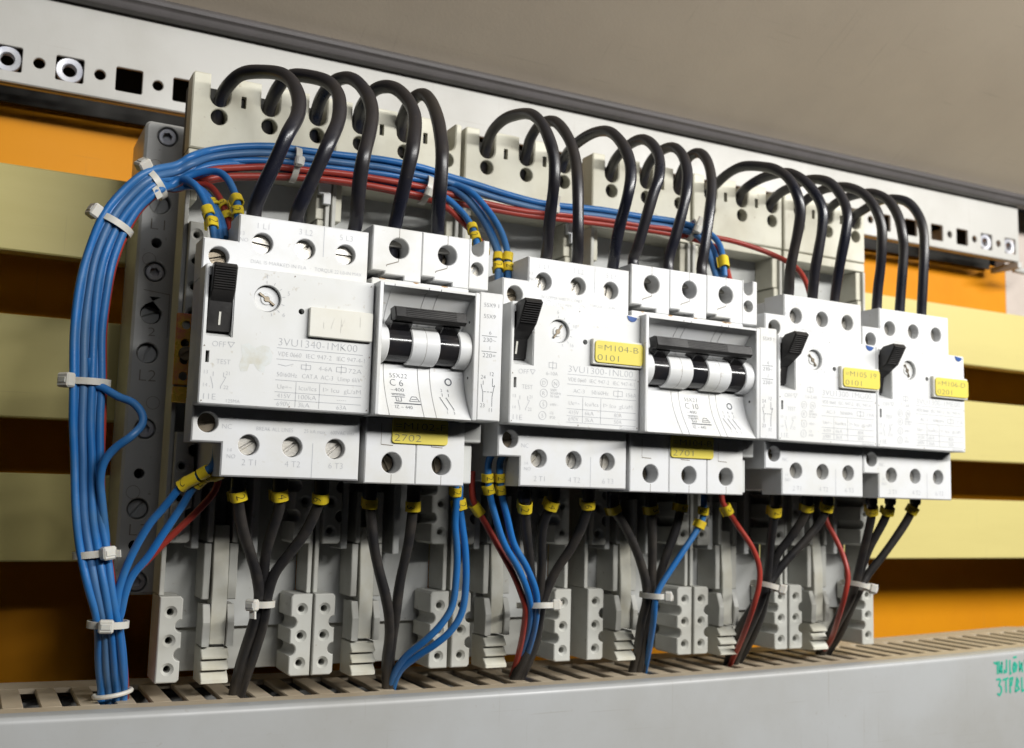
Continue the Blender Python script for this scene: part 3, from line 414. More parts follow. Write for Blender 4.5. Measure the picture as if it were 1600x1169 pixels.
# perforated mounting rail
rail = empty('mounting_rail', (0, 78, 222)); rail.rotation_euler = (0, -0.0088, 0)
tag(rail, 'white perforated mounting rail with square and round holes, running across the top', 'rail')
holes = []; sq = []
P0 = 0.0
for k in range(-2, 27):
    xs = 15.9 + 22.95*k
    sq.append(xs)
    if xs < 616: holes.append((rrect(xs-5.3, xs+5.3, 11.2-5.1, 11.2+5.1, .7, 2), None, .25))
    if xs < 600: holes.append((circ(xs+11.5, 11.4, 2.2, 18), None, .3))
mb = MB()
mb.prism(rrect(-60, 621.5, 1.5, 45.5, 1.5), 0, 1.6, holes, ch=.5)
mb.build('rail_face', 'rail', rail)
mb = MB()
mb.box(-60, 621, 1.7, 4.6, 1.2, 2.6, .3)
mb.build('rail_lower_flange', 'rail', rail)
mb = MB(); mb.box(-60, 621, 22.5, 24, .6, 45, .2)  # near-black sheet paints in the shaded void behind the rail
mb.build('rail_dark_backing', 'hole', rail)
mb = MB(); mb.box(617.8, 621.4, -1.5, 20, -3, 1.1, .3); mb.tube([Vector((623, 6, -2)), Vector((634, 2, -4)), Vector((640, -4, 4)), Vector((641, -6, 22))], 2.2, 10)
mb.build('rail_end_bracket', 'holder', rail)
for xs in sq:
    d = xs - sq[0]
    if xs < 45 or 580 < xs < 616:
        c = MB()
        c.lathe([(2.6, 3.2), (2.9, .3), (5.0, .1), (5.3, .5), (5.3, 2.4)], (xs, .9, 11.2), 'Y', 26, cap=False)
        for t in range(5): c.lathe([(2.9, .5+t*.7), (2.55, .85+t*.7), (2.9, 1.2+t*.7)], (xs, 1.0, 11.2), 'Y', 20, cap=False)
        c.build('cage_nut', 'zinc', rail)
mb = MB(); mb.box(552, 561.5, 3.2, 14, 6.3, 15.5, .3); mb.build('lit_slot_block', 'rail', rail)  # block added in place of a lit slot

# yellow busbar covers in front of the orange panel
yb = [((-120, 900), 155.6, 191.0, 'uppermost yellow busbar cover bar, top one of the three crossing the orange panel'),  # bar ends run on out of view to keep lamp light off the gaps
      ((-120, 900), 93.0, 131.8, 'middle yellow busbar cover bar between the upper and the lower one'),
      ((-120, 900), 35.8, 70.6, 'lowest yellow busbar cover bar, bottom one of the three above the grey duct')]
sh = [(1.4, -2.2), (-1.8, 1.8), (-.4, .6)]
for ((a, b), z0, z1, lab), (s0, s1) in zip(yb, sh):
    mb = MB()
    n = 24; A = []
    for i in range(n+1):
        x = a + (b-a)*i/n; t = (x-10)/580
        lo = z0 + (0 if lab[0] != 'm' else (-2.4 + 5.2*t)); hi = z1 + (-1.2 + 2.4*t)
        A.append((x, lo, hi))
    pr = [(0, .35), (.35, 0), (9.6, 0), (10, .4)]
    for (xa, la, ha), (xb, lb, hb) in zip(A, A[1:]):
        P = []
        for x, l, h in ((xa, la, ha), (xb, lb, hb)):
            P += [(x, 75, l+.6), (x, 75, h-.6), (x, 75.6, h), (x, 84, h), (x, 84.6, h-.6), (x, 84.6, l+.6), (x, 84, l), (x, 75.6, l)]
        mb.add(P, [(j, (j+1) % 8, 8+(j+1) % 8, 8+j) for j in range(8)])
    o = mb.build('busbar_cover', 'yellow'); tag(o, lab, 'busbar cover', 'yellow busbar covers across the cabinet')

# ------------------------------------------------------------------ slotted cable duct along the bottom
duct = empty('cable_duct', (0, -14, -4))
tag(duct, 'long grey cable duct along the bottom with a slotted tan top and green pen writing', 'cable duct')
def warp(x):            # the plastic has bowed a little between its supports
    return -2.6 * (1 - ((x - 240)/230)**2) if -60 < x < 560 else -2.6*(1-((320)/230)**2)*.8
mb = MB(); n = 70; xa, xb = -60.0, 700.0
prof = [(36, -120), (0.2, -120), (0, -2.2), (.25, -1.0), (.9, -.25), (2.0, 0), (7.5, 0), (7.5, -1.8), (2.2, -1.9), (2.0, -118), (36, -118)]
for i in range(n):
    xs = (xa + (xb-xa)*i/n, xa + (xb-xa)*(i+1)/n)
    k = len(prof); vs = []
    for x in xs: vs += [(x, p, q + (warp(x) if q > -60 else 0)) for p, q in prof]
    mb.add(vs, [(j, j+1, k+j+1, k+j) for j in range(k-1)])
o = mb.build('duct_front', 'duct', duct, smooth=45)
mb = MB()
for i in range(n):
    x, y = xa + (xb-xa)*i/n, xa + (xb-xa)*(i+1)/n
    for (p, q) in (((7.5, 0), (14.5, 0)), ((49, 0), (62, 0)), ((62, 0), (62, -6)), ((7.6, -1.8), (14.5, -1.8)), ((14.5, 0), (14.5, -1.8)), ((49, 0), (49, -1.8))):
        mb.quad((x, p[0], p[1]+warp(x)), (y, p[0], p[1]+warp(y)), (y, q[0], q[1]+warp(y)), (x, q[0], q[1]+warp(x)))
mb.build('duct_top_edges', 'slots', duct, smooth=0)
mb = MB(); mb.box(-60, 700, 58, 60, -120, -6, 0); mb.box(-60, 700, 2.4, 57.9, -60, -58, 0)
mb.build('duct_inner_wall', 'holder', duct, smooth=0)
sp = 11.35
fm = MB(); fm.box(0, sp-5.0, 14.6, 48.9, -1.8, 0, .35)
first = None
for k in range(-6, 50):
    x = 24.6 + sp*k + 5.0
    if first is None:
        first = fm.build('duct_finger', 'slots', duct, loc=(x, 0, warp(x+3.5))); first.location = Vector((x, 0, warp(x+3.5)))*S
    else: copy_part(first, duct, (x, 0, warp(x+3.5)))
mb = MB()           # green pen marks
def stroke(pts, w=1.0):
    for (a, b), (c, d) in zip(pts, pts[1:]): mb.line(a, b, c, d, -.12, w); 
    for a, b in pts: mb.add([(a+w/2*math.cos(t*math.pi/4), -.13, b+w/2*math.sin(t*math.pi/4)) for t in range(8)], [tuple(range(8))])
ox, oz = 469.0, -3.6
for st_ in ([(0,-1),(1.2,-1.6),(2.2,-.8),(2.2,-6.3)], [(3.6,-.8),(3.6,-6),(5.2,-2.4),(5.6,-1),(5.4,-6.2),(4.6,-5)], [(9,-.3),(8.8,-5.8),(7.2,-6.2),(7.4,-5)],
            [(11.4,-.6),(11.4,-7),(12.2,-6.6)], [(14.2,-2),(13.6,-4),(14,-6.2),(16,-5.6),(16.6,-3),(15,-1.6),(14.2,-2),(15.4,-3.6),(14.6,-5)], [(14.4,.8),(16.2,1.0)],
            [(18.6,-1.4),(18.6,-6),(20.4,-2),(20.6,-6.2)], [(22.5,-1),(24,-6.2),(25,-1.4)],
            [(1.6,-9.2),(3.4,-9),(4.2,-9.8),(3.0,-12),(4.6,-13),(4.8,-15),(3.4,-16.8),(2,-16)], [(6.2,-9.6),(9.6,-9)], [(8.2,-9.4),(8.2,-15.4)], [(11.2,-9.2),(11.2,-15.8)], [(11.2,-9.2),(13.2,-8.9),(12.2,-12.4),(11.4,-12.4)],
            [(15,-15.6),(16.4,-9.2),(17.6,-11),(16.4,-12.6),(18,-14.6),(15.4,-15.6)], [(20,-9.4),(20,-15.8),(22.4,-15)]):
    stroke([(ox+a, oz+b) for a, b in st_], 1.05)
mb.build('green_pen_writing', 'green', duct, smooth=0)

# ------------------------------------------------------------------ busbar holder bar on the left
hold = empty('busbar_holder', (64.8, 40, 26))
tag(hold, 'tall grey busbar holder bar embossed L1, L2 and L3, left of all the breakers', 'busbar holder')
hs = [(8.3, 174.2), (7.0, 120.8), (7.4, 61.1), (8.0, 4.8)]         # socket screws
ts = [(7.2, 147.5), (6.6, 104.6), (6.4, 89.6), (6.8, 31.4)]        # slotted clamp screws in recesses
sm = [(6.9, 132.0), (6.4, 44.4), (6.2, 18.0)]
H = [(circ(x, z, 3.9, 26), 3.2, .3, None) for x, z in hs] + [(circ(x, z, 3.9, 26), 5, .35, None) for x, z in ts if z != 147.5 and z != 104.6] \
    + [(circ(7.2, 147.5, 4.0, 26), 5, .35, None)] + [(circ(x, z, 1.9, 18), 9, .2, 1) for x, z in sm]
kh = circ(6.6, 104.6, 3.9, 26)
keyh = [p for p in kh if not (p[1] > 104.6+1.2 and p[0] > 6.6-1.5)]
i0 = next(i for i in range(len(keyh)) if math.hypot(keyh[i][0]-keyh[i-1][0], keyh[i][1]-keyh[i-1][1]) > 2)
keyh = keyh[i0:] + keyh[:i0]                         # opens with a gap where the slot rises
keyh = keyh + [(5.2, 111.4), (10.2, 111.4)]
H.append((keyh, 5, .2, 1))
mb = MB(); mb.prism(rrect(0, 16.6, 0, 179.5, 2.2, 4), 0, 33, H, ch=1.0)
mb.build('holder_body', ['holder', 'hole'], hold, smooth=40)
def socket_screw(x, z, y=-.2):
    c = MB()
    hx = [(x + 1.75*math.cos(math.radians(60*i+15)), z + 1.75*math.sin(math.radians(60*i+15))) for i in range(6)]
    c.prism(circ(x, z, 3.35, 30), y+.6, y+4, [(hx, 2.4, .15, None)], ch=.35)
    c.build('socket_screw', 'zinc', hold, smooth=30)
for x, z in hs: socket_screw(x, z)
def slot_screw_mb(x, y, z, r, ang, sw=.75):
    c = MB(); n = 26
    for s_ in (0, 1):
        off = math.asin(min(.95, sw/2/r)); a0 = ang + off + s_*math.pi; a1 = ang + math.pi - off + s_*math.pi
        loop = [(x + r*math.cos(a0 + (a1-a0)*i/(n//2)), z + r*math.sin(a0 + (a1-a0)*i/(n//2))) for i in range(n//2+1)]
        c.prism(loop, y, y+.9, ch=.14)
    c.lathe([(r*.99, .8), (r*.99, 2.0)], (x, y, z), 'Y', n)
    return c
for (x, z), a in zip(ts, (1.2, .4, 1.3, .9)): slot_screw_mb(x, 2.6, z, 3.4, a).build('clamp_screw', 'holder', hold)
for t, x, z, h, w in (('L1', 4.3, 137.2, 4.4, 5.2), ('2', 6.0, 96.2, 3.4, 2.6), ('L2', 3.9, 79.0, 4.6, 6.0), ('L3', 4.2, 21.6, 4.6, 6.2)):
    mb = MB(); text(mb, t, x, z, h, -.07, w); mb.build('embossed_lettering', 'groove', hold, smooth=0)
mb = MB()
mb.line(3.4, 113.6, 13, 112.6, -.05, .25); mb.line(13, 112.6, 13, 96, -.05, .25)
for x, z in ((4.6, 162), (4.6, 125.5), (4.6, 37.5), (9.5, 71)): mb.ringline(x, z, 2.4, -.05, .16, 22)
o = mb.build('moulding_line', 'groove', hold, smooth=0); o['kind'] = 'stuff'

# chromate bracket between the holder and the first breaker
br = empty('perforated_bracket', (74.2, -1.2, 94.5))
tag(br, 'small gold and purple perforated metal bracket left of the leftmost breaker', 'bracket')
mb = MB(); mb.prism(rrect(0, 6.6, 6.2, 31, .4), 0, 1.2, [(circ(3.3, z, 1.5, 16), None, .1) for z in (27, 20.6, 14.8, 9.2)], ch=.2)
mb.build('bracket_plate', 'chrom', br)
mb = MB(); mb.box(0, 6.6, -1.2, 1.2, 0, 5.4, .3); mb.build('bracket_foot', 'chrom', br)
slot_screw_mb(3.6, -1.6, 17.0, 2.4, .6).build('bracket_screw', 'darkscrew', br)

# ------------------------------------------------------------------ six busbar adapters
AL = [75.0, 128.4, 182.6, 243.0, 296.8, 350.5]
def scallop(x0, x1, z0, z1, cuts, r, side):
    """strip outline with semicircular bites on its inner edge (side=+1: the edge at x1)"""
    e = x1 if side > 0 else x0; o = x0 if side > 0 else x1; pts = [(o, z0), ]
    k = .9*side
    pts = [(o, z0), (e-k, z0), (e, z0+.9)]
    for c in cuts:
        pts.append((e, c-r-.5))
        for i in range(9):
            a = -math.pi/2 + math.pi*i/8
            pts.append((e - side*r*math.cos(a)*1.0, c + r*math.sin(a)))
        pts.append((e, c+r+.5))
    pts += [(e, z1-.9), (e-k, z1), (o, z1)]
    return pts
def strip(t, name, x0, x1, z0, z1, cz, cuts, side, y1=16, hx=None):
    mb = MB(); hx = hx if hx is not None else (x0+3.7 if side > 0 else x1-3.7)
    mb.prism(scallop(x0, x1, z0, z1, cuts, 2.15, side), 0, y1,
             [(circ(hx, z, 1.2, 18), 8, .95, 1) for z in cz], ch=.35)
    o = mb.build(name, ['strip', 'hole'], t, smooth=40); return o
def make_adapter(i, lab):
    t = empty('busbar_adapter', (AL[i], 0, 0))
    tag(t, lab, 'busbar adapter', 'ivory busbar adapters behind the breakers')
    mb = MB(); mb.box(1.7, 50.8, 17, 20, 16.6, 186, .2); mb.build('adapter_bed', 'bed', t)
    mb = MB(); mb.box(1.7, 50.8, 19.5, 23, 1.2, 16.5, .3); mb.build('lower_bed', 'strip', t)
    for x0, x1 in ((0, 1.6), (50.9, 52.5)):
        mb = MB(); mb.box(x0, x1, 3.1, 17, 29.3, 181.3, .25); mb.build('side_wall', 'strip', t)
    strip(t, 'lower_strip', 0, 7.6, .8, 29.2, (5.2, 14.6, 24.0), (9.9, 19.3), 1)
    strip(t, 'lower_strip', 44.9, 52.5, .8, 29.2, (5.2, 14.6, 24.0), (9.9, 19.3), -1)
    for x0, x1, sd in ((1.7, 8.3, 1), (44.2, 50.8, -1)):
        strip(t, 'middle_strip', x0, x1, 47, 84.5, (51.5, 62, 73), (56.8, 67.5, 78.5), sd, hx=(4.4 if sd > 0 else 48.1))
        strip(t, 'upper_strip', x0, x1, 120, 158.5, (126, 135.5, 144.8, 154), (130.6, 140, 149.4), sd, hx=(4.4 if sd > 0 else 48.1))
    # partitions behind the breaker
    mb = MB(); mb.box(9.5, 12, 3, 16.9, 45, 84, .3); mb.box(30, 32.5, 3, 16.9, 43, 84, .3); mb.box(9.5, 43, 6, 16.9, 84.5, 118, .4)
    mb.build('contact_support', 'bed', t)
    # centre latch
    mb = MB()
    for a, b in ((14.6, 17.2), (23.2, 25.8)):
        mb.box(a+.4, b-.4, 2.5, 16.9, 47.2, 66, .25); mb.box(a-.3, b-.5 if a < 20 else b+.2, 3.6, 16.9, 27.6, 46.9, .3)
    mb.build('latch_rail', 'strip', t, smooth=15)
    mb = MB(); mb.prism([(2.6, 12.6), (2.6, 34), (4.4, 53), (10, 53), (10, 12.6)], 17.5, 22.7, axis='X', ch=.25)
    mb.build('latch_slider', 'clip', t, smooth=8)
    mb = MB(); mb.prism([(1.6, 11.9), (1.2, 20), (3.4, 26), (12, 26), (12, 11.9)], 14.7, 17.2, axis='X', ch=.25)
    mb.prism([(1.6, 11.9), (1.2, 20), (3.4, 26), (12, 26), (12, 11.9)], 23.0, 25.4, axis='X', ch=.25)
    mb.build('latch_guide', 'strip', t, smooth=8)
    mb = MB()
    mb.prism([(3.0, -.8), (14, -.8), (14, 11.4), (3.6, 11.4), (3.4, 11), (1.2, 8.5), (1.2, 7.9), (3.4, 7.4), (1.0, 4.9), (1.0, 4.2), (3.2, 3.7), (.6, .9), (.6, -.2)], 15.0, 24.2, axis='X', ch=.3, both=True)
    mb.build('latch_clip', 'clip', t, smooth=8)
    # terminal head
    hx = [9.9+18.28*j for j in range(3)]
    hx[2] = min(hx[2], 46.3)
    out = [(.1, 186), (52.4, 186), (52.4, 213.6), (51.8, 214.3)]
    for x in reversed(hx):
        out += [(x+3.5, 214.3)] + [(x + 3.5*math.cos(math.radians(-a)), 206.0 + 3.5*math.sin(math.radians(-a))) for a in range(0, 181, 20)] + [(x-3.5, 214.3)]
    out += [(.7, 214.3), (.1, 213.6)]
    rs = [(rrect(x+7.6, x+9.4, 203.6, 208.0, .2, 1), 2.2, .1, 1) for x in hx if x < 40] + [(rrect(1.6, 3.0, 203.6, 208, .2, 1), 2.2, .1, 1)]
    mb = MB(); mb.prism(out, 3, 12, [(circ(x, 198.7, 2.95, 24), 7, .3, 1) for x in hx] + (rs[:2]), ch=.5)
    mb.build('terminal_head', ['ivory', 'hole'], t, smooth=40)
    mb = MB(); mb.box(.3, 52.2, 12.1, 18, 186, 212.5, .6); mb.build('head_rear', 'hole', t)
    for x in hx:
        mb = MB(); mb.prism([(.2, .2), (4.6, .2), (4.6, 2.4), (2.4, 4.4), (.2, 4.4)], 0, 1, axis='X', ch=.1)
    mb = MB(); mb.box(.1, 52.4, 3.4, 20, 181.4, 185.6, .3); mb.build('head_rail', 'ivory', t)
    mb = MB(); mb.box(47.6, 50.8, 4.5, 16.9, 167.2, 181.3, .3); mb.build('wall_step', 'ivory', t)
    mb = MB(); mb.prism([(4.2, 161), (4.2, 166.8), (16.9, 166.8), (16.9, 161)], 48.2, 50.8, axis='X', ch=.3)
    mb.build('wall_step', 'ivory', t)
    mb = MB(); mb.box(1.7, 4.2, 4.5, 16.9, 167.2, 181.3, .3); mb.build('wall_step', 'ivory', t)
    if i in (0, 2):
        mb = MB(); mb.prism([(49.4, 172.5), (52.3, 172.5), (52.3, 180.9), (47.8, 180.9), (47.8, 176.2), (49.4, 176.2)], 1.2, 3.3, ch=.2)
        mb.build('head_clip', 'white', t)
    return t
names = ['leftmost ivory busbar adapter, beside the grey holder bar', 'second ivory adapter from the left, behind the two-pole C6 breaker',
         'third ivory adapter from the left, with two blue wires crossing its lower left', 'fourth ivory adapter from the left, set apart by a gap, behind the three-pole C10 breaker',
         'fifth ivory adapter from the left, second from the right end', 'rightmost ivory busbar adapter, its right side bare against the orange panel']
for i, lab in enumerate(names): make_adapter(i, lab)
# ------------------------------------------------------------------ breakers
ZB = 90.8                 # height of the lower edge of every breaker cover
YT, YC = -43.0, -51.0     # terminal face, cover face
def terminal_screw(t, x, z, r, y, ang, m='screw'):
    slot_screw_mb(x, y, z, r, ang, .8).build('terminal_screw', m, t)

def motor_breaker(X, cfg):
    t = empty('motor_breaker', (X, 0, ZB)); tag(t, cfg['label'], 'breaker', 'white motor protection breakers')
    W = 54.0; nx = 10.4 if not cfg['first'] else 10.9
    sx = (16.8, 31.4, 45.8) if not cfg['first'] else (18.6, 32.5, 46.2)
    bx = (16.6, 31.1, 45.5) if not cfg['first'] else (17.8, 31.6, 45.8)
    r = 3.15
    fl = 4.6 if not cfg['first'] else 3.6
    # upper terminal block
    out = [(0.2, 40), (W, 40), (W, 61.6), (nx, 61.6), (nx, 52.6), (.2, 52.6)]
    mb = MB(); mb.prism(out, YT, -31, [(circ(x, 53, r+.15, 28), fl+4, .25, None) for x in sx] + [(circ(5.2, 47, r, 26), fl+4, .25, None)], ch=.45)
    mb.build('upper_terminal_block', 'white', t)
    # lower terminal block
    out = [(.2, 3.0), (.2, -10.9), (nx-1.4, -10.9), (nx-1.4, -21.2), (W, -21.2), (W, 3.0)]
    mb = MB(); mb.prism(out, YT, -31, [(circ(x, -11.3, r+.1, 28), fl+4, .25, None) for x in bx] + [(circ(5.0, -4.9, r, 26), fl+4, .25, None)], ch=.45)
    mb.build('lower_terminal_block', 'white', t)
    mb = MB(); mb.box(.3, W-.1, YT+.4, -31, 3.1, 39.9, 0); mb.box(nx, W-.2, -30.9, 2, -19.5, 60, .5)
    mb.build('breaker_body', 'white', t)
    for i, x in enumerate(sx): terminal_screw(t, x, 53, 3.1, YT+fl-.9, cfg['ang'][i])
    for i, x in enumerate(bx): terminal_screw(t, x, -11.3, 3.05, YT+fl-.9, cfg['ang'][3+i])
    terminal_screw(t, 5.2, 47, 3.0, YT+fl, .3, 'darkscrew'); terminal_screw(t, 5.0, -4.9, 3.0, YT+fl, .25, 'darkscrew')
    # front cover
    H = [(rect(1.2, 9.1, 20.8, 39.3), 6.5, .15, 1), (circ(19.2, 33.9, 4.2, 34), 1.9, .2, 0), (rect(1.5, 2.6, 12.6, 16.2), 3, 0, 1),
         (circ(30.1, 31.0, .95, 16), 3, 0, 1)]
    mb = MB(); mb.prism(rrect(0, W, 0, 42.9, .7), YC, YT+.2, H, ch=.4)
    mb.build('front_cover', ['cover', 'hole'], t)
    mb = MB()                                   # pale sloped inside of the lever slot
    mb.prism([(YC+.5, 20.9), (YC+6.4, 20.9), (YC+6.4, 23.0)], 1.3, 9.0, axis='X', ch=.05); mb.box(8.85, 9.05, YC+.4, YC+6.3, 21, 39, 0)
    mb.build('lever_slot_ramp', 'cover', t)
    # lever
    L = MB()
    P = [(-44.6, 23.2), (-45.8, 23.6), (-47.0, 30.2), (-53.4, 35.0), (-57.9, 42.2), (-56.8, 43.3), (-51.4, 42.6), (-46.4, 37.0), (-44.6, 36.4)]
    if cfg['first']: P = [(-45, 22.4), (-49.4, 22.6), (-50.6, 31.5), (-53.6, 34.6), (-55.2, 41.9), (-54.2, 42.8), (-52.0, 42.6), (-48.0, 38.6), (-45, 38.0)]
    if X > 290: P = [(y - (1.4 if y < -50 else 0), z) for y, z in P]
    L.prism(P, 1.7, 8.8, axis='X', ch=.3, both=True)
    L.build('toggle_lever', 'lever', t)
    a, b = Vector((P[3][0], P[3][1])), Vector((P[4][0], P[4][1]))
    R = MB(); nn = 10; d = (b-a).normalized(); nrm = Vector((-d.y, d.x)); nrm = nrm if nrm.x < 0 else -nrm
    for k in range(nn):
        c = a + (b-a)*((k+.55)/nn); w_ = .24
        q = [c - d*w_, c + nrm*.42, c + d*w_, c - nrm*.2]
        R.prism([(p.x, p.y) for p in q], 2.1, 8.4, axis='X', ch=0)
    R.build('lever_grip_ribs', 'lever', t, smooth=0)
    mb = MB(); y_ = -50.95 if not cfg['first'] else -51.5
    if cfg['first']: mb.add([(4.9, -49.75, 24.4), (5.5, -49.75, 24.4), (5.5, -50.3, 28.4), (4.9, -50.3, 28.4)], [(0,1,2,3)])
    else: mb.add([(4.2, -46.2, 25.0), (4.9, -46.2, 25.0), (4.9, -47.05, 29.4), (4.2, -47.05, 29.4)], [(0,1,2,3)])
    mb.build('lever_mark', 'plate', t, smooth=0)
    # setting dial
    D = MB(); an = cfg['dial']
    D.lathe([(4.05, .9), (3.8, .5), (1.9, .5), (1.7, .1)], (19.2, YC+.9, 33.9), 'Y', 30, cap=False)
    D.lathe([(1.7, .1), (0.01, .1)], (19.2, YC+.9, 33.9), 'Y', 30, cap=False)
    D.build('setting_dial', 'white', t)
    A = MB(); ca, sa = math.cos(an), math.sin(an)
    def rot(p): return (19.2 + p[0]*ca - p[1]*sa, 33.9 + p[0]*sa + p[1]*ca)
    A.prism([rot(p) for p in ((-2.9, -.35), (-.9, -.35), (-.35, -.9), (.35, -.9), (.9, -.35), (3.0, -.35), (3.0, .35), (.9, .35), (.35, .9), (-.35, .9), (-.9, .35), (-2.9, .35))], YC+.75, YC+1.6, ch=.1)
    A.build('dial_arrow', 'darkscrew', t)
    # marking plate
    mb = MB(); mb.prism(rrect(32.4, 54.0 if not cfg['first'] else 53.4, 23.2, 32.6, .5), YC-1.6, YC-.02, ch=.25)
    mb.build('plate_holder', 'plate', t)
    if cfg['plate']:
        mb = MB(); mb.prism(rrect(33.2, 53.9, 23.9, 31.9, 1.4, 4), YC-2.1, YC-1.65, ch=.12)
        pl = mb.build('marking_plate', 'tag', t)
        mb = MB()
        text(mb, cfg['plate'][0], 34.2, 28.4, 2.3, YC-2.16, 17.5); text(mb, cfg['plate'][1], 34.2, 24.7, 2.3, YC-2.16, 9.0)
        mb.build('plate_lettering', 'tagink', pl, smooth=0)
        mb = MB(); mb.prism(circ(50.2, 42.6, 2.2, 24)[12:] + [(48.0, 42.6)], YC-.25, YC-.02, ch=0)
        mb.build('blue_dot', 'bluetab', t)
    else:
        mb = MB()
        for q in ((37.2, 26.2, 37.2, 28.2), (39.6, 26.4, 40.6, 29.6), (42.8, 25.4, 43.0, 29.6), (44.2, 29.6, 43.0, 27.4), (49.2, 27.8, 49.2, 31)): mb.line(*q, YC-1.68, .35)
        mb.build('faded_marks', 'plate', t, smooth=0)
        mb = MB()                                # faded remains of a sticker
        blob = [(11.9, 18.7), (12.4, 15.2), (11.6, 12.4), (12.2, 10.6), (14.2, 10.9), (14.8, 13.1), (16.0, 13.3), (17.6, 11.2), (19.4, 10.8), (19.6, 12.6), (21.4, 13.9), (21.8, 16.4), (20.6, 18.9), (18.4, 19.3), (16.2, 18.2), (14.1, 19.6)]
        mb.prism(blob, YC-.03, YC, ch=0)
        mb.build('sticker_residue', 'residue', t, smooth=0)
    for x, z in ((.9, 41.8), (53.0, 41.8), (.9, .9), (53.0, .9), (.9, 17.6), (53.0, 18.0), (27.8, 42.3), (27.5, .5)):
        pass
    mb = MB()
    for x, z in ((1.3, 41.6), (52.8, 41.6), (1.0, 1.0), (53.0, 1.2), (1.0, 17.6), (53.2, 18.4), (27.5, 41.9), (27.8, .8)):
        mb.prism([(x-.32, z-.3), (x+.32, z-.1), (x-.05, z+.34)], YC-.04, YC, ch=0)
    mb.build('moulded_ticks', 'groove', t, smooth=0)
    # print
    p = MB(); y = YC-.06
    T = lambda s_, x, z, h, w=None, c=False: text(p, s_, x, z, h, y, w, c)
    ln = lambda *q, w=.17: p.line(*q, y, w)
    T(cfg['model'], 23.4, 19.7, 2.5, 25.6 if cfg['first'] else 27.4)
    e = 51.0 if cfg['first'] else 52.4
    ln(23, 18.9, e, 18.9); ln(23, 15.4, e, 15.4); ln(23, 8.9 if cfg['first'] else 11.3, e, 8.9 if cfg['first'] else 11.3); ln(23, 5.2 if cfg['first'] else 6.6, e, 5.2 if cfg['first'] else 6.6)
    ln(23, 2.8 if cfg['first'] else 4.1, e, 2.8 if cfg['first'] else 4.1)
    T('VDE 0660', 23.4, 16.4, 1.5, 7.4); T('IEC 947-2', 32.4, 16.4, 1.5, 8.2); T('IEC 947-4-1', 42.4, 16.4, 1.5, 9.2)
    if cfg['first']:
        T('4-6A', 36.6, 12.8, 1.5, 4.4); T('72A', 46.4, 12.8, 1.5, 4.4); T('50/60Hz', 23.4, 10.0, 1.5, 6.4); T('CAT.A', 31.4, 10.0, 1.5, 5); T('AC-3', 37.4, 10.0, 1.5, 4); T('Uimp 6kV', 43, 10.0, 1.5, 7.6)
        ln(23.6, 13.8, 26, 13.4); ln(26, 13.4, 28.4, 14.2); ln(31, 12.9, 34, 12.9); ln(31, 14.2, 34, 14.2); ln(31, 12.9, 31, 14.2); ln(34, 12.9, 34, 14.2); ln(32.5, 12.3, 32.5, 14.8)
        ln(42.4, 12.9, 45.6, 12.9); ln(42.4, 14.4, 45.6, 14.4); ln(42.4, 12.9, 42.4, 14.4); ln(45.6, 12.9, 45.6, 14.4); ln(44, 12.2, 44, 15)
        rows = ((6.2, 'Ue=~', 'Icu/Ics', 'I> Icu  gL/aM'), (3.4, '415V', '100kA', '-----'), (.9, '690V', '3kA', '63A'))
    else:
        T('AC-3', 25.6, 12.4, 1.5, 4.6); T('50/60Hz', 33.2, 12.4, 1.5, 7.2); T(cfg['amp'], 48.2, 12.4, 1.5, 4.2)
        ln(42.6, 12.4, 46.4, 12.4); ln(42.6, 14.2, 46.4, 14.2); ln(42.6, 12.4, 42.6, 14.2); ln(46.4, 12.4, 46.4, 14.2); ln(44.5, 11.8, 44.5, 14.8)
        rows = ((8.0, 'Ue=~', 'Icu/Ics', 'I> Icu  gL/aM'), (4.7, '415V', '6kA', '80A'), (2.3, '690V', '3kA', '50A')); T('Germany', 45.4, .35, 1.3, 6.6)
        ln(23, 1.8, e, 1.8)
    for z, a_, b_, c_ in rows:
        T(a_, 23.8, z, 1.5); T(b_, 30.6, z, 1.5, min(5.6, 1.2*len(b_))); T(c_, 38.4 if len(c_) > 6 else 43, z, 1.5, 12.4 if len(c_) > 6 else None)
    top = 8.6 if cfg['first'] else 11; ln(29.6, top, 29.6, .8 if cfg['first'] else 1.9); ln(37.2, top, 37.2, .8 if cfg['first'] else 1.9)
    T('OFF', 3.3, 17.6, 1.8, 4.0); ln(7.9, 19.3, 9.9, 19.3); ln(7.9, 19.3, 8.9, 17.7); ln(9.9, 19.3, 8.9, 17.7)
    T('TEST', 4.8, 12.4, 1.6, 4.2)
    for s_, x, z in (('13', 1.4, 9.2), ('21', 7.8, 9.2), ('14', 1.4, 5.3), ('22', 7.4, 4.9)): T(s_, x, z, 1.15)
    ln(4.1, 9.9, 4.1, 8.6); ln(3.4, 8.4, 4.2, 5.6); ln(4.2, 5.6, 4.2, 4.9); ln(7.2, 9.9, 7.2, 8.6); ln(7.9, 8.4, 6.5, 5.6); ln(6.5, 5.6, 6.5, 4.9); ln(7.2, 8.5, 7.9, 8.5)
    T('11E', 1.6, 1.5, 1.9, 3.6)
    for k in range(7):
        a_ = math.radians(95 - k*28); ln(19.2+4.7*math.cos(a_), 33.9+4.7*math.sin(a_), 19.2+5.6*math.cos(a_), 33.9+5.6*math.sin(a_))
    for s_, a_ in zip(cfg['marks'], (95, 20, -40)):
        a_ = math.radians(a_); T(s_, 19.2+7*math.cos(a_), 33.2+7*math.sin(a_), 1.4, None, True)
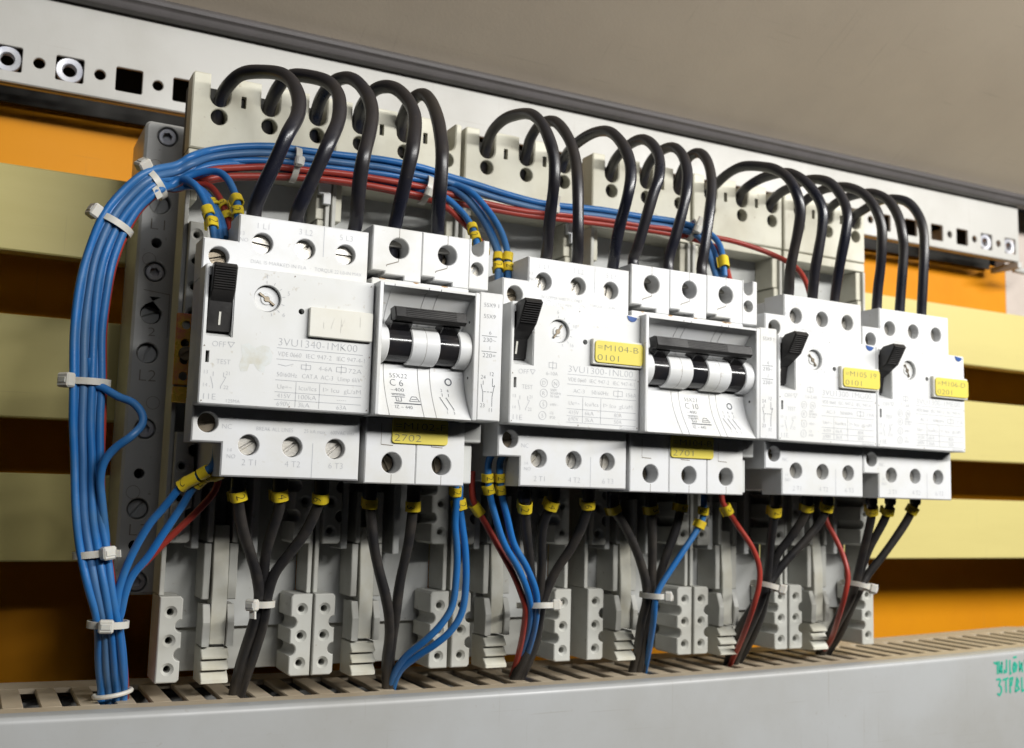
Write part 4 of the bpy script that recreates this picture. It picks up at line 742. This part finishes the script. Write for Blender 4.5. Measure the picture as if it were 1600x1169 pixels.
    if not cfg['first']:
        for s_, x, z in (('D', 13.5, 15.1), ('N', 18.2, 15.1), ('R', 13.5, 11.4), ('S', 13.5, 7.5), ('5', 13.2, 3.5)):
            p.ringline(x, z, 1.45, y, .15, 18); T(s_, x, z-.75, 1.5, None, True)
        for z, s_ in ((12.3, '500V'), (11.2, '50/60Hz'), (10.1, '10-16A'), (7.2, '690V~'), (4.2, 'CE'), (2.6, 'IP20')): T(s_, 16.2, z, .95)
        T(cfg['range'], 14.4, 17.9, 1.4); ln(15.4, 20.6, 18.4, 20.6); ln(15.4, 22.4, 18.4, 22.4); ln(15.4, 20.6, 15.4, 22.4); ln(18.4, 20.6, 18.4, 22.4); ln(16.9, 20, 16.9, 23)
    else: T('125MA', 8.4, .9, 1.1)
    y2 = YT-.06
    T2 = lambda s_, x, z, h, w=None, c=False: text(p, s_, x, z, h, y2, w, c)
    for x, s_ in zip(sx, ('1 L1', '3 L2', '5 L3')): T2(s_, x, 57.6, 2.0, None, True)
    T2('13', nx+.6, 54.8, 1.3); T2('NO', nx+.5, 52.8, 1.3)
    if cfg['first']: T2('DIAL IS MARKED IN FLA', 15.2, 46.2, 1.25, 18); T2('TORQUE 22 LB-IN MAX', 36, 46.2, 1.25, 16)
    else: T2('USE COPPER WIRE 75°C ONLY', 15.4, 46.8, 1.25, 18); T2('TORQUE 22 LB-IN', 36.6, 45.8, 1.2, 11); T2('LISTED MMC', 21, 44.6, 1.2, 8.5); p.ringline(19, 45.2, 1.1, y2, .14, 16); p.ringline(33.4, 44.8, 1.1, y2, .14, 16)
    for x, s_ in zip(bx, ('2 T1', '4 T2', '6 T3')): T2(s_, x+.4, -19.3 if not cfg['first'] else -17.6, 2.0, None, True)
    T2('NC', 9.4, -7.6 if not cfg['first'] else -6.6, 1.6); T2('14', nx+.6, -13.6, 1.2); T2('NO', nx+.4, -15.6, 1.3)
    if cfg['first']: T2('BREAK ALL LINES', 20, -6.6, 1.3, 11.6); T2('25 kA max', 35.2, -6.6, 1.3, 7); T2('600VAC max', 44, -6.6, 1.3, 8)
    p.line(38.6, 51.2, 38.6, 61.2, y2+.02, .22); p.line(38.3, -20.8, 38.3, -9.8, y2+.02, .22)
    p.build('printed_lettering', 'print', t, smooth=0)
    return t

def yprof(z):
    return -54.3 + 7.6*math.sin(math.pi/2*max(0, min(1, z/17.5))) - .1
def small_breaker(X, n, cfg):
    t = empty('circuit_breaker', (X, 0, ZB)); tag(t, cfg['label'], 'breaker', 'white miniature circuit breakers with an auxiliary contact')
    W = 18.0*n; YF = -54.6
    # upper terminal block, one moulding per pole
    for k in range(n):
        x0, x1 = 1.0 + W/n*k, 1.0 + W/n*(k+1) - .12; c = x0 + 9.5
        out = [(x0, 49.2), (x0+4.6, 49.2), (x0+4.6, 48.2), (x0+11.6, 48.2), (x0+11.6, 46.6), (x1, 46.6), (x1, 64.6), (x0, 64.6)]
        mb = MB(); mb.prism(out, YT, -22, [(circ(c, 57.6, 3.55, 28), 9, .3, 1)], ch=.35); mb.build('upper_terminal_block', ['white', 'hole'], t)
        mb = MB(); mb.box(c-.09, c+.09, YT-.05, YT+.1, 61.3, 64.5, 0); mb.line(c, 54, c, 53, YT-.05, .2); mb.line(c, 53, c-4.2, 51.4, YT-.05, .34); mb.line(c-4.2, 51.4, c-4.3, 50.9, YT-.05, .3)
        mb.build('moulded_seam', 'groove', t, smooth=0)
        terminal_screw(t, c-.1, 57.2, 2.6, YT+7.2, cfg['ang'][k], 'darkscrew')
        mb = MB(); mb.box(c-3.2, c+3.2, YT+4.6, YT+6.8, 59.2, 61.2, .4); mb.build('clamp_plate', 'screw', t)
    mb = MB(); mb.box(1.0, W+.8, YT-.6, -22, 43.4, 46.5, .3); mb.box(.8, W+.9, -21.9, 2, -20, 60, .3); mb.box(.8, W+.9, -41, -21.8, .2, 43, 0); mb.build('breaker_body', 'white', t)
    # lower terminal block
    for k in range(n):
        x0, x1 = 1.6 + W/n*k, 1.6 + W/n*(k+1) - .12; c = x0 + 9.4
        mb = MB(); mb.prism(rect(x0, x1, -21.9, -.1), YT, -22, [(circ(c, -15.0, 3.5, 28), 9, .3, 1)], ch=.35); mb.build('lower_terminal_block', ['white', 'hole'], t)
        mb = MB(); mb.box(c-.08, c+.08, YT-.05, YT+.1, -21.8, -18.7, 0); mb.line(c-4, -9, c+.2, -9.2, YT-.05, .3); mb.line(c-4, -9, c-4, -2, YT-.05, .15); mb.build('moulded_seam', 'groove', t, smooth=0)
        terminal_screw(t, c, -15.1, 2.8, YT+6.6, cfg['ang'][k]+1.1, 'darkscrew')
    # housing: concave front between raised cheeks
    prof = [(yprof(17.5*i/8), 17.5*i/8) for i in range(9)]
    prof += [(-44.6, 18.4), (-44.0, 30.5)] + [(-44.8 - 6.6*(i/6)**1.6, 31 + 10.2*i/6) for i in range(7)]
    prof += [(-53.9, 41.8), (YF, 42.2), (YF, 43.0), (-40, 43.0), (-40, .0)]
    segs = cfg['segs']
    for a, b in zip(segs, segs[1:]):
        mb = MB(); mb.prism(prof, a+.06, b-.06, axis='X', ch=.12, both=True); mb.build('housing_panel', 'white', t)
    for a, b in ((0, 1.5), (W-1.7, W+.1)):
        mb = MB(); mb.prism(rrect(YF, -38, -.2, 43.4, .6), a, b, axis='X', ch=.3, both=True); mb.build('housing_cheek', 'white', t)
    mb = MB()
    for z in (14.5, 33.6): mb.lathe([(.45, 0), (.45, -.08)], (W-1.72, -50.5, z), 'X', 12)
    mb.build('cheek_pin', 'hole', t)
    # drum guards and toggles
    cy, cz = -47.4, 24.0
    for a, b in cfg['white']:
        mb = MB(); mb.lathe([(0.01, 0), (6.1, 0), (6.5, .35), (6.5, b-a-.35), (6.1, b-a), (.01, b-a)], (a, cy, cz), 'X', 40, cap=False); mb.build('drum_guard', 'white', t, smooth=40)
        if b-a > 7:
            m_ = (a+b)/2; mb = MB(); mb.lathe([(6.3, 0), (6.53, .02), (6.53, .14), (6.3, .16)], (m_, cy, cz), 'X', 40, cap=False); mb.build('guard_seam', 'groove', t)
    for a, b in cfg['black']:
        mb = MB(); mb.lathe([(0.01, 0), (5.9, 0), (5.9, b-a), (.01, b-a)], (a+.05, cy, cz), 'X', 40, cap=False)
        mb.prism([(-50, 27), (-54.5, 30.3), (-53, 34), (-47, 31)], a+.3, b-.3, axis='X', ch=.2, both=True)
        mb.build('toggle', 'drum', t, smooth=40)
    a, b = cfg['bar']
    mb = MB(); mb.prism([(-52.6, 30.6), (-56.2, 30.9), (-57.4, 32.0), (-56.4, 35.0), (-54.8, 35.6), (-51.6, 35.2)], a, b, axis='X', ch=.35, both=True)
    mb.build('toggle_bar', 'lever', t)
    mb = MB(); g0, g1 = cfg['grip']
    for k in range(5):
        z = 32.3 + k*.62; y = -57.4 + (z-32.0)*.333
        mb.prism([(y+.1, z-.16), (y-.22, z), (y+.1, z+.16)], g0, g1, axis='X', ch=0)
    mb.build('bar_grip_ribs', 'lever', t, smooth=0)
    # auxiliary contact
    xa = W+.25; xb = W+9.0
    mb = MB(); mb.prism(rrect(xa, xb, .1, 43.9, .4), YF+.3, -24, ch=.35); mb.build('auxiliary_contact', 'white', t)
    mid = (xa+xb)/2 - .6
    us = [(mid + 2.3*math.cos(math.radians(-a_)), 61.0 + 2.3*math.sin(math.radians(-a_))) for a_ in range(0, 181, 20)]
    out = [(xa+.6, 46.9), (xb-.4, 46.9), (xb-.4, 64.8), (mid+2.3, 64.8)] + us + [(mid-2.3, 64.8), (xa+.6, 64.8)]
    mb = MB(); mb.prism(out, YT, -26, [(circ(mid, 54.2, 2.4, 22), 8, .2, 1)], ch=.3); mb.build('auxiliary_upper_block', ['white', 'hole'], t)
    mb = MB(); mb.box(xa+.7, xb-.5, -39.5, -25.9, 44, 60, .2); mb.box(mid-2.2, mid+2.2, -33, -26, 52, 64.6, 0); mb.build('auxiliary_rear', 'white', t)
    terminal_screw(t, mid, 54.1, 2.2, YT+3.4, .9)
    mb = MB(); mb.box(xa+.2, xb-2.6, -38.5, -22, -21, -4, .4); mb.box(xa+.2, xb-.4, -41, -22, -6.8, 0, .4); mb.build('auxiliary_lower_block', 'bed', t)
    # yellow plate under the cover edge
    x0, x1 = cfg['tagx']
    mb = MB(); mb.prism(rrect(x0, x1, -8.4, .2, 1.1, 4), YT-.7, YT-.05, ch=.12); pl = mb.build('marking_plate', 'tag', t)
    mb = MB(); text(mb, cfg['tag'][0], x0+1, -3.6, 2.4, YT-.77, x1-x0-2); text(mb, cfg['tag'][1], x0+.8, -7.6, 2.4, YT-.77, 9.6); mb.build('plate_lettering', 'tagink', pl, smooth=0)
    # print
    p = MB(); yy = lambda z: yprof(z) - .14
    c = cfg['tx']
    T = lambda s_, x, z, h, w=None, cc=False, y=yy: text(p, s_, x, z, h, y, w, cc)
    T(cfg['type'], c, 13.0, 1.6, 6.2); T(cfg['rating'], c, 10.2, 2.4, 4.6 if n == 2 else 6.2); T('~400', c, 8.3, 1.3, 4.6)
    for i_ in range(4): p.line(c+.2+i_*1.2, 7.1, c+1.2+i_*1.2, 7.1, yy, .14)
    for q in ((c, 7.5, c+4.6, 7.5), (c, 6.5, c+4.6, 6.5), (c+1.4, 5.0, c+3.2, 5.0), (c+1.4, 6.4, c+1.4, 5.0), (c+3.2, 6.4, c+3.2, 5.0), (c+6, 5.2, c+9.6, 5.2), (c+6, 5.2, c+7, 6.8), (c+7, 6.8, c+8.6, 6.8), (c+8.6, 6.8, c+9.6, 5.2), (c+6.8, 5.9, c+8.8, 5.9)): p.line(*q, yy, .16)
    T('3', c+1.9, 5.2, 1.0); p.line(c+.6, 4.3, c+9.9, 4.3, yy, .34); T('IZ ~ 440', c+.6, 2.5, 1.2, 6)
    xo, zo = cfg['O']
    for rr in (1.0, 1.12, 1.24): p.ringline(xo, zo, rr, yy, .2, 26)
    for k in range(n):
        x = cfg['dia'] + 2.3*k
        T(str(2*k+2), x-.4, 9.3, 1.1); p.line(x, 8.8, x, 7.7, yy, .14); p.line(x-.9, 7.0, x+.9, 3.4, yy, .2); p.line(x+.9, 3.4, x+.9, 2.9, yy, .14); p.line(x-1.3, 7.2, x-.7, 7.2, yy, .16); T(str(2*k+1), x+.5, 1.6, 1.0)
    ya = YF+.24; xc = W+1.6
    A = lambda s_, x, z, h, w=None, cc=False: text(p, s_, x, z, h, ya, w, cc)
    A('5SX9 1' if n == 2 else '5SX9 1', xc+.2, 38.9, 1.5, 5.6)
    if n == 2: A('5SX9', xc+.2, 35.0, 1.5, 4.4)
    for s1, s2, z in (('6', '230~', 28.5), ('1', '220=', 23.2)):
        A(s1, xc+2.8, z+1.0, 1.4, None, True); p.line(xc-.3, z+.4, xc+5.4, z+.4, ya, .15); A(s2, xc+.2, z-1.6, 1.5, 4.8)
    A('24', xc-.2, 14.2, 1.4); A('12', xc+3.2, 15.4, 1.4); A('23', xc-.2, 4.6, 1.4); A('11', xc+3.2, 3.2, 1.4)
    for q in ((xc+.7, 13.6, xc+.7, 12.2), (xc-.1, 12.4, xc+.7, 9.6), (xc+.7, 9.6, xc+.7, 6.4), (xc+4.2, 14.6, xc+4.2, 11.9), (xc+4.2, 11.9, xc+5.2, 11.9), (xc+5.0, 12.4, xc+4.2, 8.6), (xc+4.2, 8.6, xc+4.2, 5.0),
              (xc+.9, 9.9, xc+1.8, 9.9), (xc+2.2, 9.9, xc+3.0, 9.9), (xc+3.4, 9.9, xc+4.2, 9.9)): p.line(*q, ya, .17)
    p.build('printed_lettering', 'printd', t, smooth=0)
    rng = random.Random(n*11); mb = MB()        # rusty grime along the ledge under the terminal block
    for k in range(9):
        xx = rng.uniform(2, W-3); ww = rng.uniform(.8, 2.8); zz = rng.choice((43.9, 46.2, 46.3, 44.1))
        mb.add([(xx, YT-.63, zz), (xx+ww*.5, YT-.63, zz-rng.uniform(.1, .4)), (xx+ww, YT-.63, zz), (xx+ww*.8, YT-.63, zz+.22), (xx+ww*.2, YT-.63, zz+.3)], [(0,1,2,3,4)])
    for xx, zz in ((1.3, 30.6), (1.4, 18.0), (W*.5, 17.6), (W-5, 17.5)):
        mb.add([(xx, yprof(17.4)-.25, zz), (xx+rng.uniform(1, 2.4), yprof(17.4)-.25, zz-.15), (xx+1.4, yprof(17.4)-.25, zz+.4)], [(0,1,2)])
    g_ = mb.build('rust_stain', 'rust', t, smooth=0); g_['kind'] = 'stuff'; mb = MB()
    for a_, z in cfg['rust']: mb.add([(a_, -53.0+.35*0, z), (a_+1.6, -49.0, z+.1), (a_+1.4, -49.0, z+.6), (a_, -52.4, z+.5)], [(0,1,2,3)])
    return t

R_ = math.radians
motor_breaker(73.5, dict(first=True, label='leftmost motor protection breaker, with a blank cream plate and no yellow label', model='3VU1340-1MK00', plate=None, dial=R_(-35), marks=('4', '5', '6'), ang=[-.1, .8, 0, .6, .7, .75], amp='72A', range='4-6A'))
small_breaker(127.9, 2, dict(label='two-pole C6 breaker with a black toggle bar, right of the leftmost breaker', ang=[.9, .6, .5], segs=[1.4, 5.2, 17.3, 21.7, 34.4],
    white=((1.4, 4.6), (12.4, 22.6), (29.6, 34.3)), black=((4.6, 12.4), (22.6, 29.6)), bar=(4.9, 30.4), grip=(8.6, 26.6), tagx=(10.6, 30.8), tag=('=M102-F', '2702'),
    tx=7.3, type='5SX22', rating='C 6', O=(28.4, 12.9), dia=25.6, rust=()))
motor_breaker(178.0, dict(first=False, label='motor protection breaker with a yellow plate, between the two-pole C6 and the three-pole C10 breaker', model='3VU1300-1NL00', plate=('=M104-B', '0101'), dial=R_(55), marks=('6', '10', '16'), ang=[1.2, 1.1, 1.3, .9, 1.3, 1.4], amp='156A', range='6-10A'))
small_breaker(231.9, 3, dict(label='three-pole C10 breaker with a long black toggle bar', ang=[1.2, 1.0, 1.3], segs=[1.4, 17.2, 20.6, 35.2, 38.4, 52.4],
    white=((1.4, 5.0), (11.6, 22.8), (29.8, 41.0), (48.0, 52.3)), black=((5.0, 11.6), (22.8, 29.8), (41.0, 48.0)), bar=(3.3, 48.4), grip=(17.6, 36.2), tagx=(20.0, 40.3), tag=('=M104-B', '2701'),
    tx=23.0, type='5SX23', rating='C 10', O=(44.6, 12.4), dia=40.8, rust=()))
motor_breaker(298.4, dict(first=False, label='second motor protection breaker from the right, its yellow plate touching the rightmost breaker', model='3VU1300-1MG00', plate=('=M105 19', '0101'), dial=R_(-50), marks=('1', '2', '4'), ang=[1.3, 1.4, .9, 1.4, 1.2, 1.5], amp='19A', range='1,6-2,4A'))
motor_breaker(352.6, dict(first=False, label='rightmost motor protection breaker, nothing but yellow bars to its right', model='3VU1300-1ME00', plate=('=M106-D', '0201'), dial=R_(-65), marks=('1', '2', '3'), ang=[1.1, 1.4, 1.2, 1.5, 1.3, 1.4], amp='7A', range='1-1,6A'))
# ------------------------------------------------------------------ black loop cables
dst = ['leftmost breaker', 'two-pole C6 breaker', 'middle breaker between C6 and C10', 'three-pole C10 breaker', 'second breaker from the right', 'rightmost breaker']
cnt = [3, 2, 3, 3, 3, 3]; words = {3: ['first', 'middle', 'last'], 2: ['left', 'right']}
k = 0
for u in range(6):
    for j in range(cnt[u]):
        P = catmull(LOOPS[k], 6); ph = random.uniform(0, 6); n_ = len(P)
        P = [p + Vector((math.sin(i*.23+ph)*.28, math.cos(i*.19+ph)*.3, math.sin(i*.31+ph*2)*.22)) for i, p in enumerate(P)]
        mb = MB(); mb.tube(P, lambda t, rb_=(2.42 if u < 2 else 2.2): rb_*(1 + .025*math.sin(t*21+ph) + .015*math.sin(t*47+ph)), 16)
        o = mb.build('loop_cable', 'black', smooth=60)
        tag(o, f'black loop cable into {words[cnt[u]][j]} top terminal of the {dst[u]}', 'cable', 'black cables looping over the adapters')
        k += 1

# ------------------------------------------------------------------ wires
WL = {
 'E1': 'blue wire squeezed between the two outermost ones of the bundle',
 'E2': 'blue wire deep in the middle of the bundle, ending behind the 2 1 markers',
 'E3': 'short inner blue wire ending behind the stacked 1 2 markers of the leftmost breaker',
 'B1': 'outermost blue wire of the bundle, topmost along its run to the three-pole breaker',
 'B2': 'second outermost blue wire, just under the topmost one, ending at the three-pole breaker',
 'B3': 'blue wire dropping to the right one of two 2 1 markers by the middle breaker',
 'B4': 'blue wire dropping to the left one of two 2 1 markers by the middle breaker',
 'B5': 'blue wire ending in the small auxiliary block atop the C6 breaker',
 'R1': 'long red wire crossing alone from the bundle to the second breaker from the right',
 'R2': 'lowest red wire of the top bundle, ending at the three-pole breaker',
 'R3': 'red wire turning down behind blue ones beside the C6 breaker',
 'Bc1': 'blue wire curving down into stacked 1 2 markers at the leftmost breaker',
 'Bc2': 'blue wire arching to the rightmost yellow markers on top of the leftmost breaker',
 'Bc3': 'hindmost blue wire atop the leftmost breaker, behind a yellow marker',
 'Rc': 'short red wire with 3 1 markers atop the leftmost breaker',
 'La': 'upper blue wire slanting from below the leftmost breaker to the bundle foot',
 'Lb': 'lower blue wire slanting from below the leftmost breaker to the bundle foot',
 'Lr': 'dark red wire slanting behind two blue ones at the lower left',
 'loop': 'single blue wire bulging out of the bundle in a loose loop over the holder bar',
 'b2a': 'left blue wire of the pair sweeping down from the C6 breaker',
 'b2b': 'right blue wire of the pair sweeping down from the C6 breaker',
 'b3a': 'left one of two blue wires hanging from four markers below the middle breaker',
 'b3b': 'right one of two blue wires hanging from four markers below the middle breaker',
 'r3': 'red wire running into the cable tie below the middle breaker',
 'b4': 'blue wire slanting left into the black cables below the three-pole breaker',
 'r5': 'red wire bowing into the tied black cables below the second breaker from the right',
 'r6': 'red wire bowing into the tied black cables below the rightmost breaker'}
un = {1: 'leftmost breaker', 2: 'two-pole C6 breaker', 3: 'middle breaker between C6 and C10', 4: 'three-pole C10 breaker', 5: 'second breaker from the right', 6: 'rightmost breaker'}
wd = {1: 3, 2: 2, 3: 3, 4: 3, 5: 3, 6: 3}
OBJ = {}; PATH = {}
for nme, (c, P) in WIRES.items():
    Q = catmull(P, 5); PATH[nme] = Q
    if nme[0] == 'K':
        u, j = int(nme[1]), int(nme[2])
        mb = MB(); mb.tube(Q, lambda t: 1.85*(1 + .03*math.sin(t*25+len(nme)*3)), 14); o = mb.build('black_cable', 'blackd', smooth=60)
        tag(o, f'black cable hanging from {words[wd[u]][j]} lower terminal of the {un[u]}', 'cable', 'black cables hanging below the breakers')
        f = MB(); q0 = Vector(P[0]); q1 = Vector(P[1])
        f.lathe([(2.1, 0), (2.5, 1), (2.5, 7), (2.3, 8)], (q1.x, q1.y, q1.z-1.2), 'Z', 16); f.build('cable_end_sleeve', 'black', o, smooth=40)
    else:
        r = 1.27 if c == 'blue' else 1.17
        m = 'bluesheen' if nme in ('B2', 'B4') else c
        if nme in ('La', 'Lb', 'b2a', 'b2b', 'b3a', 'b3b', 'loop'): r = 1.3
        mb = MB(); mb.tube(Q, r, 12); o = mb.build('red_wire' if c == 'red' else 'blue_wire', m, smooth=60)
        tag(o, WL[nme], 'wire', 'thin red control wires' if c == 'red' else 'thin blue control wires')
    OBJ[nme] = o

# yellow numbered sleeves clipped round the wires (parts of their wire)
def along(Q, f):
    L = [0]
    for a, b in zip(Q, Q[1:]): L.append(L[-1] + (b-a).length)
    s = f*L[-1]
    for i in range(len(Q)-1):
        if L[i+1] >= s:
            t = (s-L[i])/max(1e-6, L[i+1]-L[i]); return Q[i].lerp(Q[i+1], t), (Q[i+1]-Q[i]).normalized()
    return Q[-1], (Q[-1]-Q[-2]).normalized()
CAM = Vector((13.73, -369.8, 66.22))
for i, (nme, f, t_, r, ln_) in enumerate(MARKERS):
    r *= .80; ln_ *= random.uniform(.76, .92)
    c, d = along(PATH[nme], f)
    if d.z > 0: d = -d
    out = Vector((-.25, -1, .12)); out = (out - d*out.dot(d)).normalized(); sd = d.cross(out)      # out = the side facing the room
    tw = random.uniform(-.5, .5); tilt = random.uniform(-.16, .16); d = (d + sd*tilt).normalized(); out = (out - d*out.dot(d)).normalized(); sd = d.cross(out)
    o2 = out*math.cos(tw) + sd*math.sin(tw); s2 = d.cross(o2)
    mb = MB(); n = 22; vs = []; fs = []
    # open C sleeve with a squarer front and a lifted lip
    prof = []
    for k in range(n+1):
        a = math.radians(-150 + 290*k/n); sq = 1 + .10*abs(math.sin(2*a)); rr = r*sq
        prof.append((rr*math.cos(a), rr*math.sin(a)))
    lip = prof[-1]; prof.append((lip[0]*.9-.3, lip[1]*1.28)); prof.append((lip[0]*.9-.1, lip[1]*1.6))
    th = .38; m_ = len(prof)
    for e, hh in ((-.5, 1), (.5, 1)):
        for (p, q) in prof:
            vs.append(c + d*(ln_*e) + o2*p + s2*q)
        for (p, q) in prof:
            k_ = 1 - th/r; vs.append(c + d*(ln_*e) + o2*p*k_ + s2*q*k_)
    for k in range(m_-1):
        a, b = k, k+1
        fs += [(a, b, 2*m_+b, 2*m_+a), (m_+a, m_+b, 3*m_+b, 3*m_+a), (a, b, m_+b, m_+a), (2*m_+a, 2*m_+b, 3*m_+b, 3*m_+a)]
    fs += [(0, m_, 3*m_, 2*m_), (m_-1, 2*m_-1, 4*m_-1, 3*m_-1)]
    mb.add(vs, fs)
    so = mb.build('marker_sleeve', 'marker', OBJ[nme], smooth=45)
    if t_:
        g, gf, gw = glyphs(t_, 0.0); h = min(3.0, r*1.5); tb = MB(); q = []
        for a, b in g:
            u_ = (a - gw/2)*h*(.9 if len(t_) == 1 else .8); v_ = (b-.5)*h
            ang = v_/r; rr = r*(1 + .10*abs(math.sin(2*ang))) + .05
            q.append(c + d*u_ + o2*rr*math.cos(ang) - s2*rr*math.sin(ang))
        tb.add(q, gf); tb.build('printed_digit', 'ink', so, smooth=0)

# ------------------------------------------------------------------ nylon cable ties
def cable_tie(c, axis, ra, rb, head, lab, tail=9, width=2.4, taildir=None, hs=2.9):
    """band round a bundle: centre, bundle direction, half width across, half depth, head angle (0 = +across, 90 = towards the room)"""
    hs *= .84; width *= .9
    c = Vector(c); ax = Vector(axis).normalized(); dep = Vector((0, -1, 0)); dep = (dep - ax*dep.dot(ax)).normalized(); acr = ax.cross(dep)
    if acr.x < 0: acr = -acr
    mb = MB(); n = 40; vs = []; fs = []
    for e in (-.5, .5):
        for rr in (0, .75):
            for k in range(n):
                a = 2*math.pi*k/n; vs.append(c + ax*width*e + acr*(ra+rr)*math.cos(a) + dep*(rb+rr)*math.sin(a))
    for k in range(n):
        b = (k+1) % n
        fs += [(n+k, n+b, 3*n+b, 3*n+k), (k, b, 2*n+b, 2*n+k), (k, b, n+b, n+k), (2*n+k, 2*n+b, 3*n+b, 3*n+k)]
    mb.add(vs, fs)
    o = mb.build('cable_tie', 'tie', smooth=45); tag(o, lab, 'cable tie', 'white nylon cable ties')
    a = math.radians(head); p = c + acr*(ra+1.5)*math.cos(a) + dep*(rb+1.5)*math.sin(a)
    nrm = (acr*math.cos(a)/max(ra, .1) + dep*math.sin(a)/max(rb, .1)).normalized(); tg = ax.cross(nrm)
    h = MB(); h.box(-hs*.92, hs*.92, -hs*.8, hs*.5, -hs*.85, hs*.85, .55)
    h.box(-1.5, 1.5, -hs*.8-.25, -hs*.7, -.9, .9, .15)
    Mx = Matrix((tg, -nrm, ax)).transposed()
    h.v = [tuple(p + Mx @ Vector(v)) for v in h.v]
    h.build('tie_head', 'tie', o, smooth=30)
    if tail:
        td = Vector(taildir).normalized() if taildir else nrm
        T = MB(); b0 = p + td*.5; w_ = ax if abs(td.dot(ax)) < .8 else tg; th_ = td.cross(w_).normalized()
        pts = []
        for e in (0, tail):
            for s_, q_ in ((-1, -1), (1, -1), (1, 1), (-1, 1)): pts.append(b0 + td*e + w_*s_*1.1 + th_*q_*.45)
        T.add(pts, [(0,1,2,3),(4,5,6,7),(0,1,5,4),(1,2,6,5),(2,3,7,6),(3,0,4,7)])
        T.build('tie_tail', 'tie', o, smooth=0)
    return o
def ctr(names, z=None, x=None):
    pts = []
    for nme in names:
        Q = PATH[nme]
        best = min(Q, key=lambda p: abs(p.z-z) if z is not None else abs(p.x-x)); pts.append(best)
    return sum(pts, Vector())/len(pts)
main = ['B1', 'B2', 'B3', 'B4', 'B5', 'R1', 'R2', 'R3', 'Bc1', 'Bc2', 'Bc3', 'Rc']
cable_tie((57.4, -13.6, 22.4), (.02, 0, 1), 5.6, 4.6, 100, 'lowest white cable tie on the blue bundle, just above the duct', tail=0)
cable_tie((51.8, -13.6, 44.4), (-.12, 0, 1), 5.7, 4.4, 62, 'white cable tie on the bundle beside the embossed L3', tail=3.5, taildir=(1, -.4, 0))
cable_tie((46.4, -13.6, 98.2), (0, 0, 1), 6.0, 4.4, 150, 'white cable tie on the bundle where the loose blue loop leaves it', tail=0, hs=3.2)
cable_tie((50.6, -13.6, 150.2), (.5, 0, 1), 5.6, 4.4, 165, 'white cable tie with a square head on the left bend of the bundle', tail=0, hs=3.2)
cable_tie((62.0, -12.6, 166.2), (1.15, .1, .95), 5.2, 4.4, 155, 'white cable tie on the upper bend of the bundle above L1', tail=12, taildir=(.42, -.22, -.85), hs=3.1)
cable_tie((111.0, -5.7, 183.0), (1, 0, -.12), 5.9, 4.6, -8 + 100, 'white cable tie on the top bundle in front of the leftmost adapter', tail=0, hs=2.4)
cable_tie((162.5, -5.2, 182.2), (1, 0, -.25), 5.2, 4.4, 110, 'white cable tie half hidden by the right loop cable of the C6 breaker', tail=0, hs=2.4)
cable_tie((217.2, -5.8, 182.2), (1, 0, -.08), 4.2, 3.6, 95, 'white cable tie on the top bundle in front of the third adapter', tail=5, taildir=(.1, -.3, 1), hs=2.2)
cable_tie((286.6, -9.4, 183.4), (1, -.1, -.35), 4.4, 3.6, 100, 'white cable tie where the bundle ends above the three-pole breaker', tail=5, taildir=(.2, -.3, 1), hs=2.4)
def low_tie(u, z, ra, rb, head, lab, extra=(), ax=(0, 0, 1), **kw):
    nn = [f'K{u}{j}' for j in range(3) if f'K{u}{j}' in PATH] + list(extra)
    c = ctr(nn, z=z); cable_tie(c, ax, ra, rb, head, lab, **kw)
low_tie(1, 27.5, 3.6, 3.8, 140, 'white cable tie round the three black cables below the leftmost breaker', tail=4, taildir=(0, -.2, -1), hs=2.7)
low_tie(3, 25.2, 5.4, 8.6, 25, 'white cable tie round black, red and blue wires below the middle breaker', ('b3a', 'b3b', 'r3'), ax=(0, .1, 1), tail=2.5, taildir=(1, -.5, .2), hs=3)
low_tie(4, 27.6, 3.7, 6.0, 50, 'white cable tie round the cables below the three-pole C10 breaker', ('b4',), tail=2, taildir=(1, -.5, -.3), hs=2.8)
low_tie(5, 30.5, 4.2, 7.0, 55, 'white cable tie round the cables below the second breaker from the right', ('r5',), ax=(.3, 0, 1), tail=2, taildir=(1, -.4, .4), hs=2.9)
low_tie(6, 30.0, 4.2, 7.4, 55, 'white cable tie round the cables below the rightmost breaker', ('r6',), ax=(.3, 0, 1), tail=2, taildir=(1, -.4, .4), hs=2.9)
mb = MB(); ring = [(62.6+5.8*math.cos(math.radians(a)), 4.5+4.8*math.sin(math.radians(a)), -2.2+.9*math.cos(math.radians(a))) for a in range(150, 400, 10)]
mb.tube([Vector(p) for p in ring], .75, 8); tag(mb.build('cable_tie', 'tie'), 'thin plain tie round the foot of the bundle where it enters the duct', 'cable tie', 'white nylon cable ties')
